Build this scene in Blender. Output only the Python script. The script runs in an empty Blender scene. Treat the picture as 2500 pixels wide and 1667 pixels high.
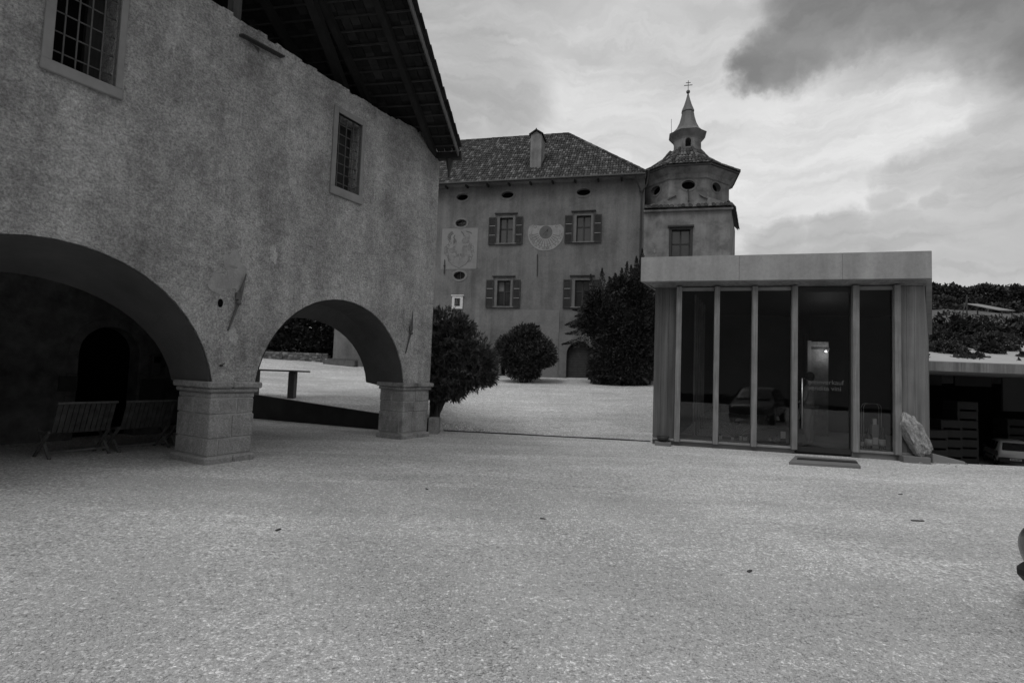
import bpy, bmesh, math, random
import numpy as np
from mathutils import Vector, Matrix
random.seed(7); rng = np.random.default_rng(7)
S = bpy.context.scene; COL = S.collection
R = math.radians

# ------------------------------------------------------------------ camera
cam_d = bpy.data.cameras.new('camera'); cam = bpy.data.objects.new('camera', cam_d); COL.objects.link(cam)
cam_d.sensor_width = 36; cam_d.sensor_fit = 'HORIZONTAL'; cam_d.lens = 36*1315/2500
cam_d.clip_start = .05; cam_d.clip_end = 2000
PITCH, ROLL = R(3.42), R(2.1)
F_ = Vector((0, math.cos(PITCH), math.sin(PITCH))); R0 = Vector((1, 0, 0)); U0 = Vector((0, -math.sin(PITCH), math.cos(PITCH)))
RV = R0*math.cos(ROLL)+U0*math.sin(ROLL); UV = -R0*math.sin(ROLL)+U0*math.cos(ROLL)
M = Matrix((RV, UV, -F_)).transposed().to_4x4(); M.translation = (0, 0, 1.6)
cam.matrix_world = M; S.camera = cam

# ------------------------------------------------------------------ exposure
S.view_settings.view_transform = 'Standard'; S.view_settings.look = 'None'
S.view_settings.exposure = 0.4; S.view_settings.gamma = 1; S.view_settings.use_curve_mapping = False

# ------------------------------------------------------------------ sun + sky (overcast, monochrome)
SUN_EL, SUN_AZ = R(58), R(218)          # azimuth clockwise from +Y: behind the camera, from the left
sd = bpy.data.lights.new('sun', 'SUN'); sd.energy = SUN_E = 0.8; sd.angle = R(22); sd.color = (1, 1, 1)
sun = bpy.data.objects.new('sun', sd); COL.objects.link(sun)
tos = Vector((math.sin(SUN_AZ)*math.cos(SUN_EL), math.cos(SUN_AZ)*math.cos(SUN_EL), math.sin(SUN_EL)))
sun.rotation_euler = tos.to_track_quat('Z', 'Y').to_euler(); sun.location = (0, 0, 60)

W = bpy.data.worlds.new('World'); S.world = W; W.use_nodes = True
nt = W.node_tree; N = nt.nodes; N.clear()
def nn(t, **k):
    n = N.new(t)
    for a, b in k.items(): setattr(n, a, b)
    return n
def lk(a, b): nt.links.new(a, b)
def mth(op, a, b=None, c=None):
    n = nn('ShaderNodeMath', operation=op)
    for i, v in enumerate((a, b, c)):
        if v is None: continue
        if isinstance(v, (int, float)): n.inputs[i].default_value = v
        else: lk(v, n.inputs[i])
    return n.outputs[0]
def sstep(v, a, b, lo=0.0, hi=1.0):
    n = nn('ShaderNodeMapRange', interpolation_type='SMOOTHSTEP'); lk(v, n.inputs[0])
    for i, x in zip((1, 2, 3, 4), (a, b, lo, hi)): n.inputs[i].default_value = x
    return n.outputs[0]
tc = nn('ShaderNodeTexCoord')
def wnoise(scale, detail=6, rough=.55, loc=(0, 0, 0), sc=(1, 1, 1), src=None):
    mp = nn('ShaderNodeMapping'); mp.inputs['Location'].default_value = loc; mp.inputs['Scale'].default_value = sc
    lk(src or tc.outputs['Generated'], mp.inputs[0])
    n = nn('ShaderNodeTexNoise'); n.inputs['Scale'].default_value = scale; n.inputs['Detail'].default_value = detail
    n.inputs['Roughness'].default_value = rough; lk(mp.outputs[0], n.inputs['Vector']); return n
# warped direction
wn = wnoise(3.2, 7, .62)
sub = nn('ShaderNodeVectorMath', operation='SUBTRACT'); lk(wn.outputs['Color'], sub.inputs[0]); sub.inputs[1].default_value = (.5, .5, .5)
scl = nn('ShaderNodeVectorMath', operation='SCALE'); lk(sub.outputs[0], scl.inputs[0]); scl.inputs['Scale'].default_value = .2
wadd = nn('ShaderNodeVectorMath', operation='ADD'); lk(scl.outputs[0], wadd.inputs[0]); lk(tc.outputs['Generated'], wadd.inputs[1])
nrm = nn('ShaderNodeVectorMath', operation='NORMALIZE'); lk(wadd.outputs[0], nrm.inputs[0])
def blob(d, r, soft):
    v = Vector(d).normalized()
    n = nn('ShaderNodeVectorMath', operation='DOT_PRODUCT'); lk(nrm.outputs[0], n.inputs[0]); n.inputs[1].default_value = v
    return sstep(n.outputs['Value'], math.cos(r*(1+soft)), math.cos(r*(1-soft)))
def pxdir(x, y):    # a direction in the sky, as seen in the photograph
    return F_+RV*((x-1250)/1315)+UV*((833.5-y)/1315)
#SKYBLOBS
DARK = [(1822, 150, .030), (1870, 118, .042), (1950, 70, .055), (2050, 22, .062), (2170, -12, .064), (2300, -32, .062), (2430, -45, .060), (2560, -50, .07), (2030, -70, .08), (2250, -160, .13), (2520, -150, .12), (2800, -100, .12)]
GREY = [(1120, 200, .085), (1240, 250, .06), (1050, 250, .08), (2440, 320, .04), (2200, 425, .035), (2300, 405, .045), (2400, 395, .05), (2500, 400, .06), (2470, 600, .11), (2330, 620, .07), (2180, 600, .05), (2050, 595, .04), (1930, 600, .035), (2150, 500, .02), (2260, 492, .02),
        (700, -500, .3)]
def union(lst, soft):
    o = None
    for x, y, r in lst:
        b = blob(pxdir(x, y), r, soft); o = b if o is None else mth('MAXIMUM', o, b)
    return o
dk = union(DARK, .5); gr = mth('MAXIMUM', union(GREY[:3]+GREY[-1:], .8), mth('MULTIPLY', union(GREY[3:-1], .5), .8))
n1 = wnoise(2.2, 8, .55, (3, 1, 2), (1, 1, 2.6), nrm.outputs[0]); n2 = wnoise(7, 6, .6, (0, 5, 0), (1, 1, 2.2), nrm.outputs[0])
base = mth('ADD', sstep(n1.outputs['Fac'], .3, .68, .48, .62), mth('MULTIPLY', mth('SUBTRACT', n2.outputs['Fac'], .5), .14))
n3 = wnoise(3.5, 8, .62, (2, 2, 9), (1, 1, 7), nrm.outputs[0])
base = mth('MULTIPLY', base, sstep(n3.outputs['Fac'], .34, .62, .87, 1.05))
det = sstep(n2.outputs['Fac'], .3, .75, .75, 1.2)
mixg = mth('ADD', mth('MULTIPLY', base, mth('SUBTRACT', 1.0, mth('MULTIPLY', gr, .34))), 0.0)
k = mth('MULTIPLY', dk, .92)
val = mth('ADD', mth('MULTIPLY', mixg, mth('SUBTRACT', 1.0, k)), mth('MULTIPLY', mth('MULTIPLY', det, .17), k))
sky = nn('ShaderNodeTexSky', sky_type='NISHITA'); sky.sun_disc = False; sky.sun_elevation = SUN_EL; sky.sun_rotation = SUN_AZ
bw = nn('ShaderNodeRGBToBW'); lk(sky.outputs[0], bw.inputs[0])
bg1 = nn('ShaderNodeBackground'); lk(bw.outputs[0], bg1.inputs[0]); bg1.inputs[1].default_value = .07
bg2 = nn('ShaderNodeBackground'); lk(val, bg2.inputs[0]); bg2.inputs[1].default_value = 1.0
mx = nn('ShaderNodeMixShader'); mx.inputs[0].default_value = .93; lk(bg1.outputs[0], mx.inputs[1]); lk(bg2.outputs[0], mx.inputs[2])
wo = nn('ShaderNodeOutputWorld'); lk(mx.outputs[0], wo.inputs[0])

# ------------------------------------------------------------------ materials (a monochrome world: every colour is a grey)
MATS = {}
def gm(name, base=.2, var=.25, scale=3, detail=6, rough=.85, bump=.3, bscale=60, bdist=.01, streak=0, stain=0, stscale=.6, rnd=0, spec=.3, metal=0, sc=(1, 1, 1), fine=0, fscale=120, wood=None, pit=0, pscale=30):
    if name in MATS: return MATS[name]
    m = bpy.data.materials.new(name); m.use_nodes = True; t = m.node_tree; n = t.nodes
    b = n['Principled BSDF']; L = t.links.new
    tcn = n.new('ShaderNodeTexCoord'); mp = n.new('ShaderNodeMapping'); mp.inputs['Scale'].default_value = sc
    L(tcn.outputs['Object'], mp.inputs[0])
    def noise(s, d=5, r=.6, vec=None):
        q = n.new('ShaderNodeTexNoise'); q.inputs['Scale'].default_value = s; q.inputs['Detail'].default_value = d; q.inputs['Roughness'].default_value = r
        L(vec or mp.outputs[0], q.inputs['Vector']); return q.outputs['Fac']
    def mr(v, a, bb, lo, hi):
        q = n.new('ShaderNodeMapRange'); L(v, q.inputs[0])
        for i, x in zip((1, 2, 3, 4), (a, bb, lo, hi)): q.inputs[i].default_value = x
        return q.outputs[0]
    def mul(a, bb):
        q = n.new('ShaderNodeMath'); q.operation = 'MULTIPLY'; L(a, q.inputs[0])
        if isinstance(bb, (int, float)): q.inputs[1].default_value = bb
        else: L(bb, q.inputs[1])
        return q.outputs[0]
    v = mr(noise(scale, detail), .25, .75, base*(1-var), base*(1+var))
    if fine: v = mul(v, mr(noise(fscale, 9, .78), .28, .72, 1-fine, 1+fine))
    if pit: v = mul(v, mr(noise(pscale, 5, .8), .36, .62, 1-pit, 1+pit*.5))
    if streak:
        mp2 = n.new('ShaderNodeMapping'); mp2.inputs['Scale'].default_value = (1.4, 1.4, .12); L(tcn.outputs['Object'], mp2.inputs[0])
        v = mul(v, mr(noise(1.6, 6, .6, mp2.outputs[0]), .35, .7, 1+streak*.5, 1-streak))
    if stain: v = mul(v, mr(noise(stscale, 5, .65), .45, .68, 1+stain*.25, 1-stain))
    if wood:
        mp3 = n.new('ShaderNodeMapping'); mp3.inputs['Scale'].default_value = wood; L(tcn.outputs['Object'], mp3.inputs[0])
        v = mul(v, mr(noise(2.5, 6, .65, mp3.outputs[0]), .3, .7, .68, 1.3))
    if rnd:
        at = n.new('ShaderNodeAttribute'); at.attribute_name = 'rnd'
        q = n.new('ShaderNodeMath'); q.operation = 'POWER'; L(at.outputs['Fac'], q.inputs[0]); q.inputs[1].default_value = 3.2
        v = mul(v, mr(q.outputs[0], 0, 1, 1-rnd*.45, 1+rnd))
    cc = n.new('ShaderNodeCombineColor')
    for i in range(3): L(v, cc.inputs[i])
    L(cc.outputs[0], b.inputs['Base Color'])
    b.inputs['Roughness'].default_value = rough; b.inputs['Specular IOR Level'].default_value = spec; b.inputs['Metallic'].default_value = metal
    if bump:
        bn = n.new('ShaderNodeBump'); bn.inputs['Strength'].default_value = bump; bn.inputs['Distance'].default_value = bdist
        a = n.new('ShaderNodeMath'); a.operation = 'ADD'; L(noise(bscale, 5, .65), a.inputs[0]); L(noise(bscale*.22, 4, .6), a.inputs[1])
        L(a.outputs[0], bn.inputs['Height']); L(bn.outputs[0], b.inputs['Normal'])
    MATS[name] = m; return m
def gravel_mat(name, base=.42, sc=1.0):
    m = bpy.data.materials.new(name); m.use_nodes = True; t = m.node_tree; n = t.nodes; b = n['Principled BSDF']; L = t.links.new
    tcn = n.new('ShaderNodeTexCoord'); P = tcn.outputs['Object']
    def noise(s, d=5, r=.6):
        q = n.new('ShaderNodeTexNoise'); q.inputs['Scale'].default_value = s; q.inputs['Detail'].default_value = d; q.inputs['Roughness'].default_value = r; L(P, q.inputs['Vector']); return q.outputs['Fac']
    def vor(s, out='Distance'):
        q = n.new('ShaderNodeTexVoronoi'); q.inputs['Scale'].default_value = s*.72; L(P, q.inputs['Vector']); return q.outputs[out]
    def mr(v, a, bb, lo, hi):
        q = n.new('ShaderNodeMapRange'); L(v, q.inputs[0])
        for i, x in zip((1, 2, 3, 4), (a, bb, lo, hi)): q.inputs[i].default_value = x
        return q.outputs[0]
    def mul(a, bb):
        q = n.new('ShaderNodeMath'); q.operation = 'MULTIPLY'; L(a, q.inputs[0]); L(bb, q.inputs[1]); return q.outputs[0]
    v = mr(noise(.45, 8, .62), .32, .68, base*.84, base*1.10)
    v = mul(v, mr(noise(1.7, 7, .7), .56, .70, 1.0, 1.10))
    v = mul(v, mr(noise(6, 7, .75), .3, .7, .78, 1.18))
    mpt = n.new('ShaderNodeMapping'); mpt.inputs['Scale'].default_value = (.22, 1.1, 1); mpt.inputs['Rotation'].default_value = (0, 0, .35); L(P, mpt.inputs[0])
    qt = n.new('ShaderNodeTexNoise'); qt.inputs['Scale'].default_value = 1.1; qt.inputs['Detail'].default_value = 7; qt.inputs['Roughness'].default_value = .6; qt.inputs['Distortion'].default_value = .6; L(mpt.outputs[0], qt.inputs['Vector'])
    v = mul(v, mr(qt.outputs['Fac'], .34, .66, .86, 1.12))
    v = mul(v, mr(noise(11, 7, .85), .32, .68, 1.22, .80))
    v = mul(v, mr(noise(22, 4, .75), .3, .72, 1.46, .54))
    v = mul(v, mr(vor(70), .1, .75, 1.12, .72))
    sep = n.new('ShaderNodeSeparateColor'); L(vor(70, 'Color'), sep.inputs[0]); v = mul(v, mr(sep.outputs[0], 0, 1, .78, 1.22))
    v = mul(v, mr(noise(9, 8, .85), .64, .74, 1, .62))     # dark bits of dirt and leaf litter
    cc = n.new('ShaderNodeCombineColor')
    for i in range(3): L(v, cc.inputs[i])
    L(cc.outputs[0], b.inputs['Base Color']); b.inputs['Roughness'].default_value = .95; b.inputs['Specular IOR Level'].default_value = .15
    bn = n.new('ShaderNodeBump'); bn.inputs['Strength'].default_value = .8; bn.inputs['Distance'].default_value = .02
    a = n.new('ShaderNodeMath'); a.operation = 'SUBTRACT'; L(noise(26, 4, .7), a.inputs[0]); L(vor(70), a.inputs[1])
    bn2 = n.new('ShaderNodeBump'); bn2.inputs['Strength'].default_value = .5; bn2.inputs['Distance'].default_value = .06; L(noise(2.5, 3, .5), bn2.inputs['Height'])
    L(a.outputs[0], bn.inputs['Height']); L(bn.outputs[0], b.inputs['Normal'])
    return m
def glass_mat(name, tint=.55, ior=1.6):
    m = bpy.data.materials.new(name); m.use_nodes = True; t = m.node_tree; n = t.nodes; n.clear(); L = t.links.new
    tr = n.new('ShaderNodeBsdfTransparent'); tr.inputs[0].default_value = (tint, tint, tint, 1)
    gl = n.new('ShaderNodeBsdfGlossy'); gl.inputs['Roughness'].default_value = .01; gl.inputs[0].default_value = (.9, .9, .9, 1)
    fr = n.new('ShaderNodeFresnel'); fr.inputs[0].default_value = ior
    mx = n.new('ShaderNodeMixShader'); L(fr.outputs[0], mx.inputs[0]); L(tr.outputs[0], mx.inputs[1]); L(gl.outputs[0], mx.inputs[2])
    o = n.new('ShaderNodeOutputMaterial'); L(mx.outputs[0], o.inputs[0]); return m

m_gravel = gravel_mat('pale_gravel', .60)
m_pebble = gm('pebble', .42, .5, 40, 3, .8, 0, rnd=0)
m_plaster = gm('rough_plaster', .43, .36, .9, 11, .95, 1.0, 30, .05, streak=.20, stain=.28, stscale=1.3, fine=.5, fscale=9, pit=.5)
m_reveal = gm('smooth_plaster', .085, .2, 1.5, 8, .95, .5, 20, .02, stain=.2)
m_surround = gm('stone_surround', .15, .15, 4, 6, .9, .4, 40, .006, stain=.18)
m_bsurr = gm('barn_surround', .235, .12, 4, 6, .9, .4, 40, .006, stain=.18)
m_stone = gm('pier_stone', .29, .4, 3.2, 10, .92, .9, 26, .02, fine=.3, fscale=60, stain=.3, stscale=3, pit=.25, pscale=30)
m_mortar = gm('pale_mortar', .36, .2, 8, 6, .95, .5, 60, .01)
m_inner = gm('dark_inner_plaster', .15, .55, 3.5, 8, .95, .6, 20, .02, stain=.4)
m_facade = gm('facade_plaster', .165, .2, .7, 9, .95, .6, 12, .02, streak=.26, stain=.28, stscale=.6, fine=.2, fscale=7, pit=.14, pscale=16)
m_patch = gm('facade_patch', .185, .15, 1, 8, .95, .5, 12, .015, fine=.15, fscale=8, stain=.2, stscale=.8)
m_tower = gm('tower_plaster', .20, .25, 1.0, 9, .95, .5, 14, .015, streak=.25, stain=.5, stscale=1.1)
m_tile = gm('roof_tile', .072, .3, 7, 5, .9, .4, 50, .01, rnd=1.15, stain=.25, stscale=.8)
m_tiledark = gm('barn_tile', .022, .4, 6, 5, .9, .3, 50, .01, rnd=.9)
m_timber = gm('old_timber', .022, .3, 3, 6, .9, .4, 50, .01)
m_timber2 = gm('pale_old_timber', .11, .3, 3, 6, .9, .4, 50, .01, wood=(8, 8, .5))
m_iron = gm('dark_iron', .03, .2, 20, 3, .6, .2, 80, .003, spec=.5)
m_rod = gm('weathered_iron', .09, .3, 12, 4, .6, .2, 60, .003, spec=.4)
m_black = gm('dark_interior', .008, .2, 3, 2, 1, 0, spec=0)
m_batten = gm('batten_wood', .045, .3, 3, 6, .9, .4, 50, .01)
m_pane = gm('window_pane', .035, .5, .8, 3, .12, .05, 3, .01, spec=.6)
m_curtain = gm('curtain', .16, .2, 4, 3, .8, 0)
m_frame = gm('window_frame', .04, .2, 10, 4, .7, .2, 60, .003)
m_shutter = gm('shutter_paint', .045, .25, 5, 5, .75, .2, 60, .004)
m_copper = gm('spire_metal', .10, .25, 2, 6, .55, .2, 20, .005, streak=.3, spec=.5)
m_fresco = gm('fresco_ground', .235, .1, 3, 8, .95, .2, 20, .005, stain=.2)
m_fresco2 = gm('fresco_faded_line', .14, .25, 9, 6, .95, .1, 20, .005)
m_fresco3 = gm('fresco_dark_line', .095, .3, 9, 6, .95, .1, 20, .005)
m_dial = gm('sundial_ground', .28, .12, 3, 8, .95, .2, 20, .005, stain=.25, stscale=2)
m_conc = gm('fair_concrete', .30, .12, 1.2, 8, .8, .2, 30, .004, streak=.22, fine=.16, fscale=14)
m_conc2 = gm('board_marked_concrete', .18, .2, 1, 8, .85, .3, 20, .006, streak=.3, wood=(5, 5, .2))
m_plinth = gm('plinth_concrete', .15, .15, 1, 8, .85, .2, 30, .006)
m_larch = gm('silvered_wood', .195, .2, 3, 6, .8, .3, 40, .004, wood=(14, 14, .5))
m_larchh = gm('silvered_wood_rail', .22, .2, 3, 6, .8, .3, 40, .004, wood=(.5, 14, 14))
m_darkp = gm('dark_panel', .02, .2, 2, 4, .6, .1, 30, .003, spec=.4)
m_floor = gm('shop_floor', .30, .15, 1, 5, .6, .1, 20, .004)
m_leaf = gm('oleander_leaf', .085, .35, 3, 3, .5, 0, rnd=.9, spec=.4)
m_leafd = gm('dark_leaf', .035, .35, 1.5, 3, .7, 0, rnd=1.0, spec=.2)
m_leafm = gm('hillside_leaf', .058, .35, .6, 4, .8, 0, rnd=1.0, spec=.15)
m_stem = gm('bark', .06, .3, 6, 5, .9, .5, 30, .01)
m_grass = gm('hill_grass', .10, .3, .5, 8, .95, .5, 6, .05, fine=.3, fscale=5)
m_hill = gm('far_hill', .10, .3, .04, 8, .95, 0)
m_white = gm('white_paint', .5, .05, 3, 3, .35, 0, spec=.5)
m_carwhite = gm('white_car_paint', .62, .03, 3, 3, .3, 0, spec=.5)
m_cargrey = gm('grey_car_paint', .085, .03, 3, 3, .25, 0, spec=.6)
m_plastic = gm('black_plastic', .02, .1, 10, 3, .5, 0, spec=.4)
m_rubber = gm('tyre_rubber', .02, .2, 10, 3, .8, 0)
m_chrome = gm('dull_metal', .35, .1, 10, 3, .35, 0, metal=1)
m_bin = gm('harvest_bin', .032, .15, 2, 4, .7, .1, 30, .003)
m_boulder = gm('boulder_rock', .34, .5, 4, 10, .95, 1.0, 14, .06, stain=.6, stscale=3, fine=.5, fscale=18, pit=.5, pscale=22, sc=(1, 1, .45))
m_rubble = gm('rubble_stone', .17, .4, 4, 8, .95, .8, 16, .03, rnd=.8)
m_glass = glass_mat('shop_glass', .86, 1.45)
m_cglass = gm('car_window_glass', .02, .1, 3, 2, .08, 0, spec=.7)
m_mem = gm('garage_roof_gravel', .38, .1, 2, 8, .95, .3, 20, .02)
m_paper = gm('paper_label', .6, .08, 10, 3, .8, 0)
m_bottle = gm('bottle_glass', .02, .1, 5, 2, .12, 0, spec=.7)
m_skin = gm('skin', .3, .08, 8, 3, .6, 0)
m_hair = gm('hair', .015, .2, 30, 3, .6, 0)
m_shirt = gm('pale_apron', .45, .12, 5, 3, .9, 0)
m_trouser = gm('mid_trousers', .25, .1, 5, 3, .9, 0)
m_letter = gm('window_lettering', .10, .03, 5, 2, .9, 0)

# ------------------------------------------------------------------ geometry helpers
def tag(o, label=None, cat=None, group=None, kind=None):
    if label: o['label'] = label
    if cat: o['category'] = cat
    if group: o['group'] = group
    if kind: o['kind'] = kind
    return o
def empty(name, loc=(0, 0, 0), rz=0, **k):
    o = bpy.data.objects.new(name, None); COL.objects.link(o); o.location = loc; o.rotation_euler = (0, 0, rz); o.empty_display_size = .2
    o.matrix_world = Matrix.Translation(loc) @ Matrix.Rotation(rz, 4, 'Z')
    return tag(o, **k)
def root_mat(p):
    m = Matrix.Identity(4)
    while p is not None:
        m = Matrix.Translation(p.location) @ p.rotation_euler.to_matrix().to_4x4() @ m; p = p.parent
    return m
class MB:
    def __init__(s): s.v = []; s.f = []; s.r = []
    def add(s, vs, fs, rnd=None):
        b = len(s.v); s.v += [tuple(p) for p in vs]; s.f += [tuple(i+b for i in f) for f in fs]
        r = random.random() if rnd is None else rnd; s.r += [r]*len(fs); return s
    def box(s, x0, x1, y0, y1, z0, z1, j=0):
        q = [(x, y, z) for z in (z0, z1) for x, y in ((x0, y0), (x1, y0), (x1, y1), (x0, y1))]
        if j: q = [tuple(c+random.uniform(-j, j) for c in p) for p in q]
        return s.add(q, [(3, 2, 1, 0), (4, 5, 6, 7), (0, 1, 5, 4), (1, 2, 6, 5), (2, 3, 7, 6), (3, 0, 4, 7)])
    def hexa(s, q):   # 8 points, bottom ring then top ring
        return s.add(q, [(3, 2, 1, 0), (4, 5, 6, 7), (0, 1, 5, 4), (1, 2, 6, 5), (2, 3, 7, 6), (3, 0, 4, 7)])
    def prism(s, poly, axis, a, b):   # poly: 2-D points, axis: extrusion axis index
        def mk(p, t):
            return {0: (t, p[0], p[1]), 1: (p[0], t, p[1]), 2: (p[0], p[1], t)}[axis]
        n = len(poly); vs = [mk(p, a) for p in poly]+[mk(p, b) for p in poly]
        return s.add(vs, [tuple(range(n))[::-1], tuple(range(n, 2*n))]+[(i, (i+1) % n, n+(i+1) % n, n+i) for i in range(n)])
    def tube(s, pts, r, n=8, cap=True):
        pts = [Vector(p) for p in pts]; rs = r if isinstance(r, (list, tuple)) else [r]*len(pts); vs = []; fs = []
        for i, p in enumerate(pts):
            d = (pts[min(i+1, len(pts)-1)]-pts[max(i-1, 0)]).normalized()
            a = d.orthogonal().normalized() if i == 0 else (a-d*a.dot(d)).normalized(); b = d.cross(a)
            vs += [p+(a*math.cos(2*math.pi*k/n)+b*math.sin(2*math.pi*k/n))*rs[i] for k in range(n)]
        for i in range(len(pts)-1):
            for k in range(n): fs.append((i*n+k, i*n+(k+1) % n, (i+1)*n+(k+1) % n, (i+1)*n+k))
        if cap: fs += [tuple(range(n))[::-1], tuple((len(pts)-1)*n+k for k in range(n))]
        return s.add(vs, fs)
    def bar(s, a, b, w, h=None, up=(0, 0, 1)):
        a = Vector(a); b = Vector(b); d = (b-a).normalized(); up = Vector(up); x = d.cross(up)
        if x.length < 1e-4: x = d.cross(Vector((1, 0, 0)))
        x.normalize(); y = x.cross(d); h = h or w; q = []
        for p in (a, b): q += [p-x*w/2-y*h/2, p+x*w/2-y*h/2, p+x*w/2+y*h/2, p-x*w/2+y*h/2]
        return s.add(q, [(3, 2, 1, 0), (4, 5, 6, 7), (0, 1, 5, 4), (1, 2, 6, 5), (2, 3, 7, 6), (3, 0, 4, 7)])
    def lathe(s, prof, c=(0, 0, 0), n=16, ph=0):   # prof: (radius, z)
        vs = []; fs = []
        for r, z in prof: vs += [(c[0]+r*math.cos(ph+2*math.pi*k/n), c[1]+r*math.sin(ph+2*math.pi*k/n), c[2]+z) for k in range(n)]
        for i in range(len(prof)-1):
            for k in range(n): fs.append((i*n+k, i*n+(k+1) % n, (i+1)*n+(k+1) % n, (i+1)*n+k))
        fs += [tuple(range(n))[::-1], tuple((len(prof)-1)*n+k for k in range(n))]
        return s.add(vs, fs)
    def ball(s, c, r, n=12, m=8):
        rr = r if isinstance(r, (list, tuple)) else (r, r, r)
        prof = [(max(.001, math.sin(math.pi*i/m)), -math.cos(math.pi*i/m)) for i in range(m+1)]
        vs = []; fs = []
        for q, z in prof: vs += [(c[0]+rr[0]*q*math.cos(2*math.pi*k/n), c[1]+rr[1]*q*math.sin(2*math.pi*k/n), c[2]+rr[2]*z) for k in range(n)]
        for i in range(m):
            for k in range(n): fs.append((i*n+k, i*n+(k+1) % n, (i+1)*n+(k+1) % n, (i+1)*n+k))
        return s.add(vs, fs)
    def build(s, name, mat, parent=None, bevel=0, smooth=False, world=False, kind=None, label=None):
        me = bpy.data.meshes.new(name); vs = s.v
        if world and parent is not None:
            im = root_mat(parent).inverted(); vs = [tuple(im @ Vector(p)) for p in vs]
        me.from_pydata(vs, [], s.f); a = me.attributes.new('rnd', 'FLOAT', 'FACE'); a.data.foreach_set('value', s.r)
        if bevel:
            bm = bmesh.new(); bm.from_mesh(me)
            es = [e for e in bm.edges if len(e.link_faces) == 2 and e.calc_face_angle(0) > .4]
            bmesh.ops.bevel(bm, geom=es, offset=bevel, segments=1, affect='EDGES', clamp_overlap=True); bm.to_mesh(me); bm.free()
        if smooth: me.polygons.foreach_set('use_smooth', [True]*len(me.polygons))
        me.materials.append(mat); me.update()
        o = bpy.data.objects.new(name, me); COL.objects.link(o)
        if parent is not None: o.parent = parent
        if kind: o['kind'] = kind
        if label: o['label'] = label
        return o
def share(src, name, parent, loc=(0, 0, 0), rot=(0, 0, 0), scale=(1, 1, 1)):
    o = bpy.data.objects.new(name, src.data); COL.objects.link(o); o.parent = parent; o.location = loc; o.rotation_euler = rot; o.scale = scale; return o
def boolean(o, cut):
    for q in (o, cut):
        b_ = bmesh.new(); b_.from_mesh(q.data); bmesh.ops.recalc_face_normals(b_, faces=b_.faces); b_.to_mesh(q.data); b_.free()
    md = o.modifiers.new('b', 'BOOLEAN'); md.object = cut; md.operation = 'DIFFERENCE'; md.solver = 'EXACT'
    if hasattr(md, 'use_self'): md.use_self = True
    bpy.context.view_layer.update()
    dg = bpy.context.evaluated_depsgraph_get(); me = bpy.data.meshes.new_from_object(o.evaluated_get(dg), depsgraph=dg)
    o.modifiers.clear(); old = o.data; o.data = me; me.name = o.name
    bpy.data.meshes.remove(old); cm = cut.data; bpy.data.objects.remove(cut); bpy.data.meshes.remove(cm); return o
def roughen(o, edge, amp, keep=None):
    """cuts long edges and pushes vertices about a little so hand-made edges are not ruler-straight"""
    bm = bmesh.new(); bm.from_mesh(o.data)
    es = [e for e in bm.edges if e.calc_length() > edge*1.5]
    for e in list(es):
        if e.is_valid:
            n = int(e.calc_length()/edge)
            if n > 1: bmesh.ops.subdivide_edges(bm, edges=[e], cuts=min(n, 60))
    for v in bm.verts:
        if keep is None or keep(v.co): v.co += Vector((random.uniform(-amp, amp), random.uniform(-amp, amp)*.3, random.uniform(-amp, amp)))
    bmesh.ops.triangulate(bm, faces=bm.faces); bm.to_mesh(o.data); bm.free()
def grid(name, xs, ys, zf, mat, parent=None, smooth=True):
    m = MB(); nx, ny = len(xs), len(ys)
    vs = [(x, y, zf(x, y)) for y in ys for x in xs]; fs = [(j*nx+i, j*nx+i+1, (j+1)*nx+i+1, (j+1)*nx+i) for j in range(ny-1) for i in range(nx-1)]
    m.add(vs, fs); return m.build(name, mat, parent, smooth=smooth)
def quads_mesh(name, V, mat, parent=None, rnd=None, extra=None):
    """V: (n,4,3) array of leaf quads"""
    n = len(V); me = bpy.data.meshes.new(name); me.vertices.add(4*n); me.vertices.foreach_set('co', V.reshape(-1).astype(np.float32))
    me.loops.add(4*n); me.loops.foreach_set('vertex_index', np.arange(4*n, dtype=np.int32)); me.polygons.add(n)
    me.polygons.foreach_set('loop_start', np.arange(0, 4*n, 4, dtype=np.int32)); me.polygons.foreach_set('loop_total', np.full(n, 4, dtype=np.int32))
    me.update(calc_edges=True); a = me.attributes.new('rnd', 'FLOAT', 'FACE'); a.data.foreach_set('value', (rnd if rnd is not None else rng.random(n)).astype(np.float32))
    me.materials.append(mat); o = bpy.data.objects.new(name, me); COL.objects.link(o)
    if parent is not None: o.parent = parent
    return o
def unit(a): return a/np.maximum(np.linalg.norm(a, axis=-1, keepdims=True), 1e-9)
def leaves_at(P, D, length, width):
    """leaf quads at points P pointing along D"""
    n = len(P); L = (length*rng.uniform(.7, 1.25, n))[:, None]; Wd = (width*rng.uniform(.7, 1.25, n))[:, None]
    D = unit(D); s = unit(np.cross(D, unit(rng.normal(size=(n, 3))))); nrm = np.cross(D, s)
    return np.stack([P, P+D*L*.5+s*Wd+nrm*Wd*.2, P+D*L, P+D*L*.5-s*Wd+nrm*Wd*.2], 1)
def blob_points(blobs, n, shell=.35):
    """points spread through ellipsoids, denser to the outside; blobs: (cx,cy,cz,rx,ry,rz)"""
    B = np.array(blobs, float); w = B[:, 3]*B[:, 4]+B[:, 4]*B[:, 5]+B[:, 3]*B[:, 5]; idx = rng.choice(len(B), n, p=w/w.sum())
    d = unit(rng.normal(size=(n, 3))); r = 1-shell*rng.random(n)**1.4
    return B[idx, :3]+d*r[:, None]*B[idx, 3:], unit(d/B[idx, 3:])
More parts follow.
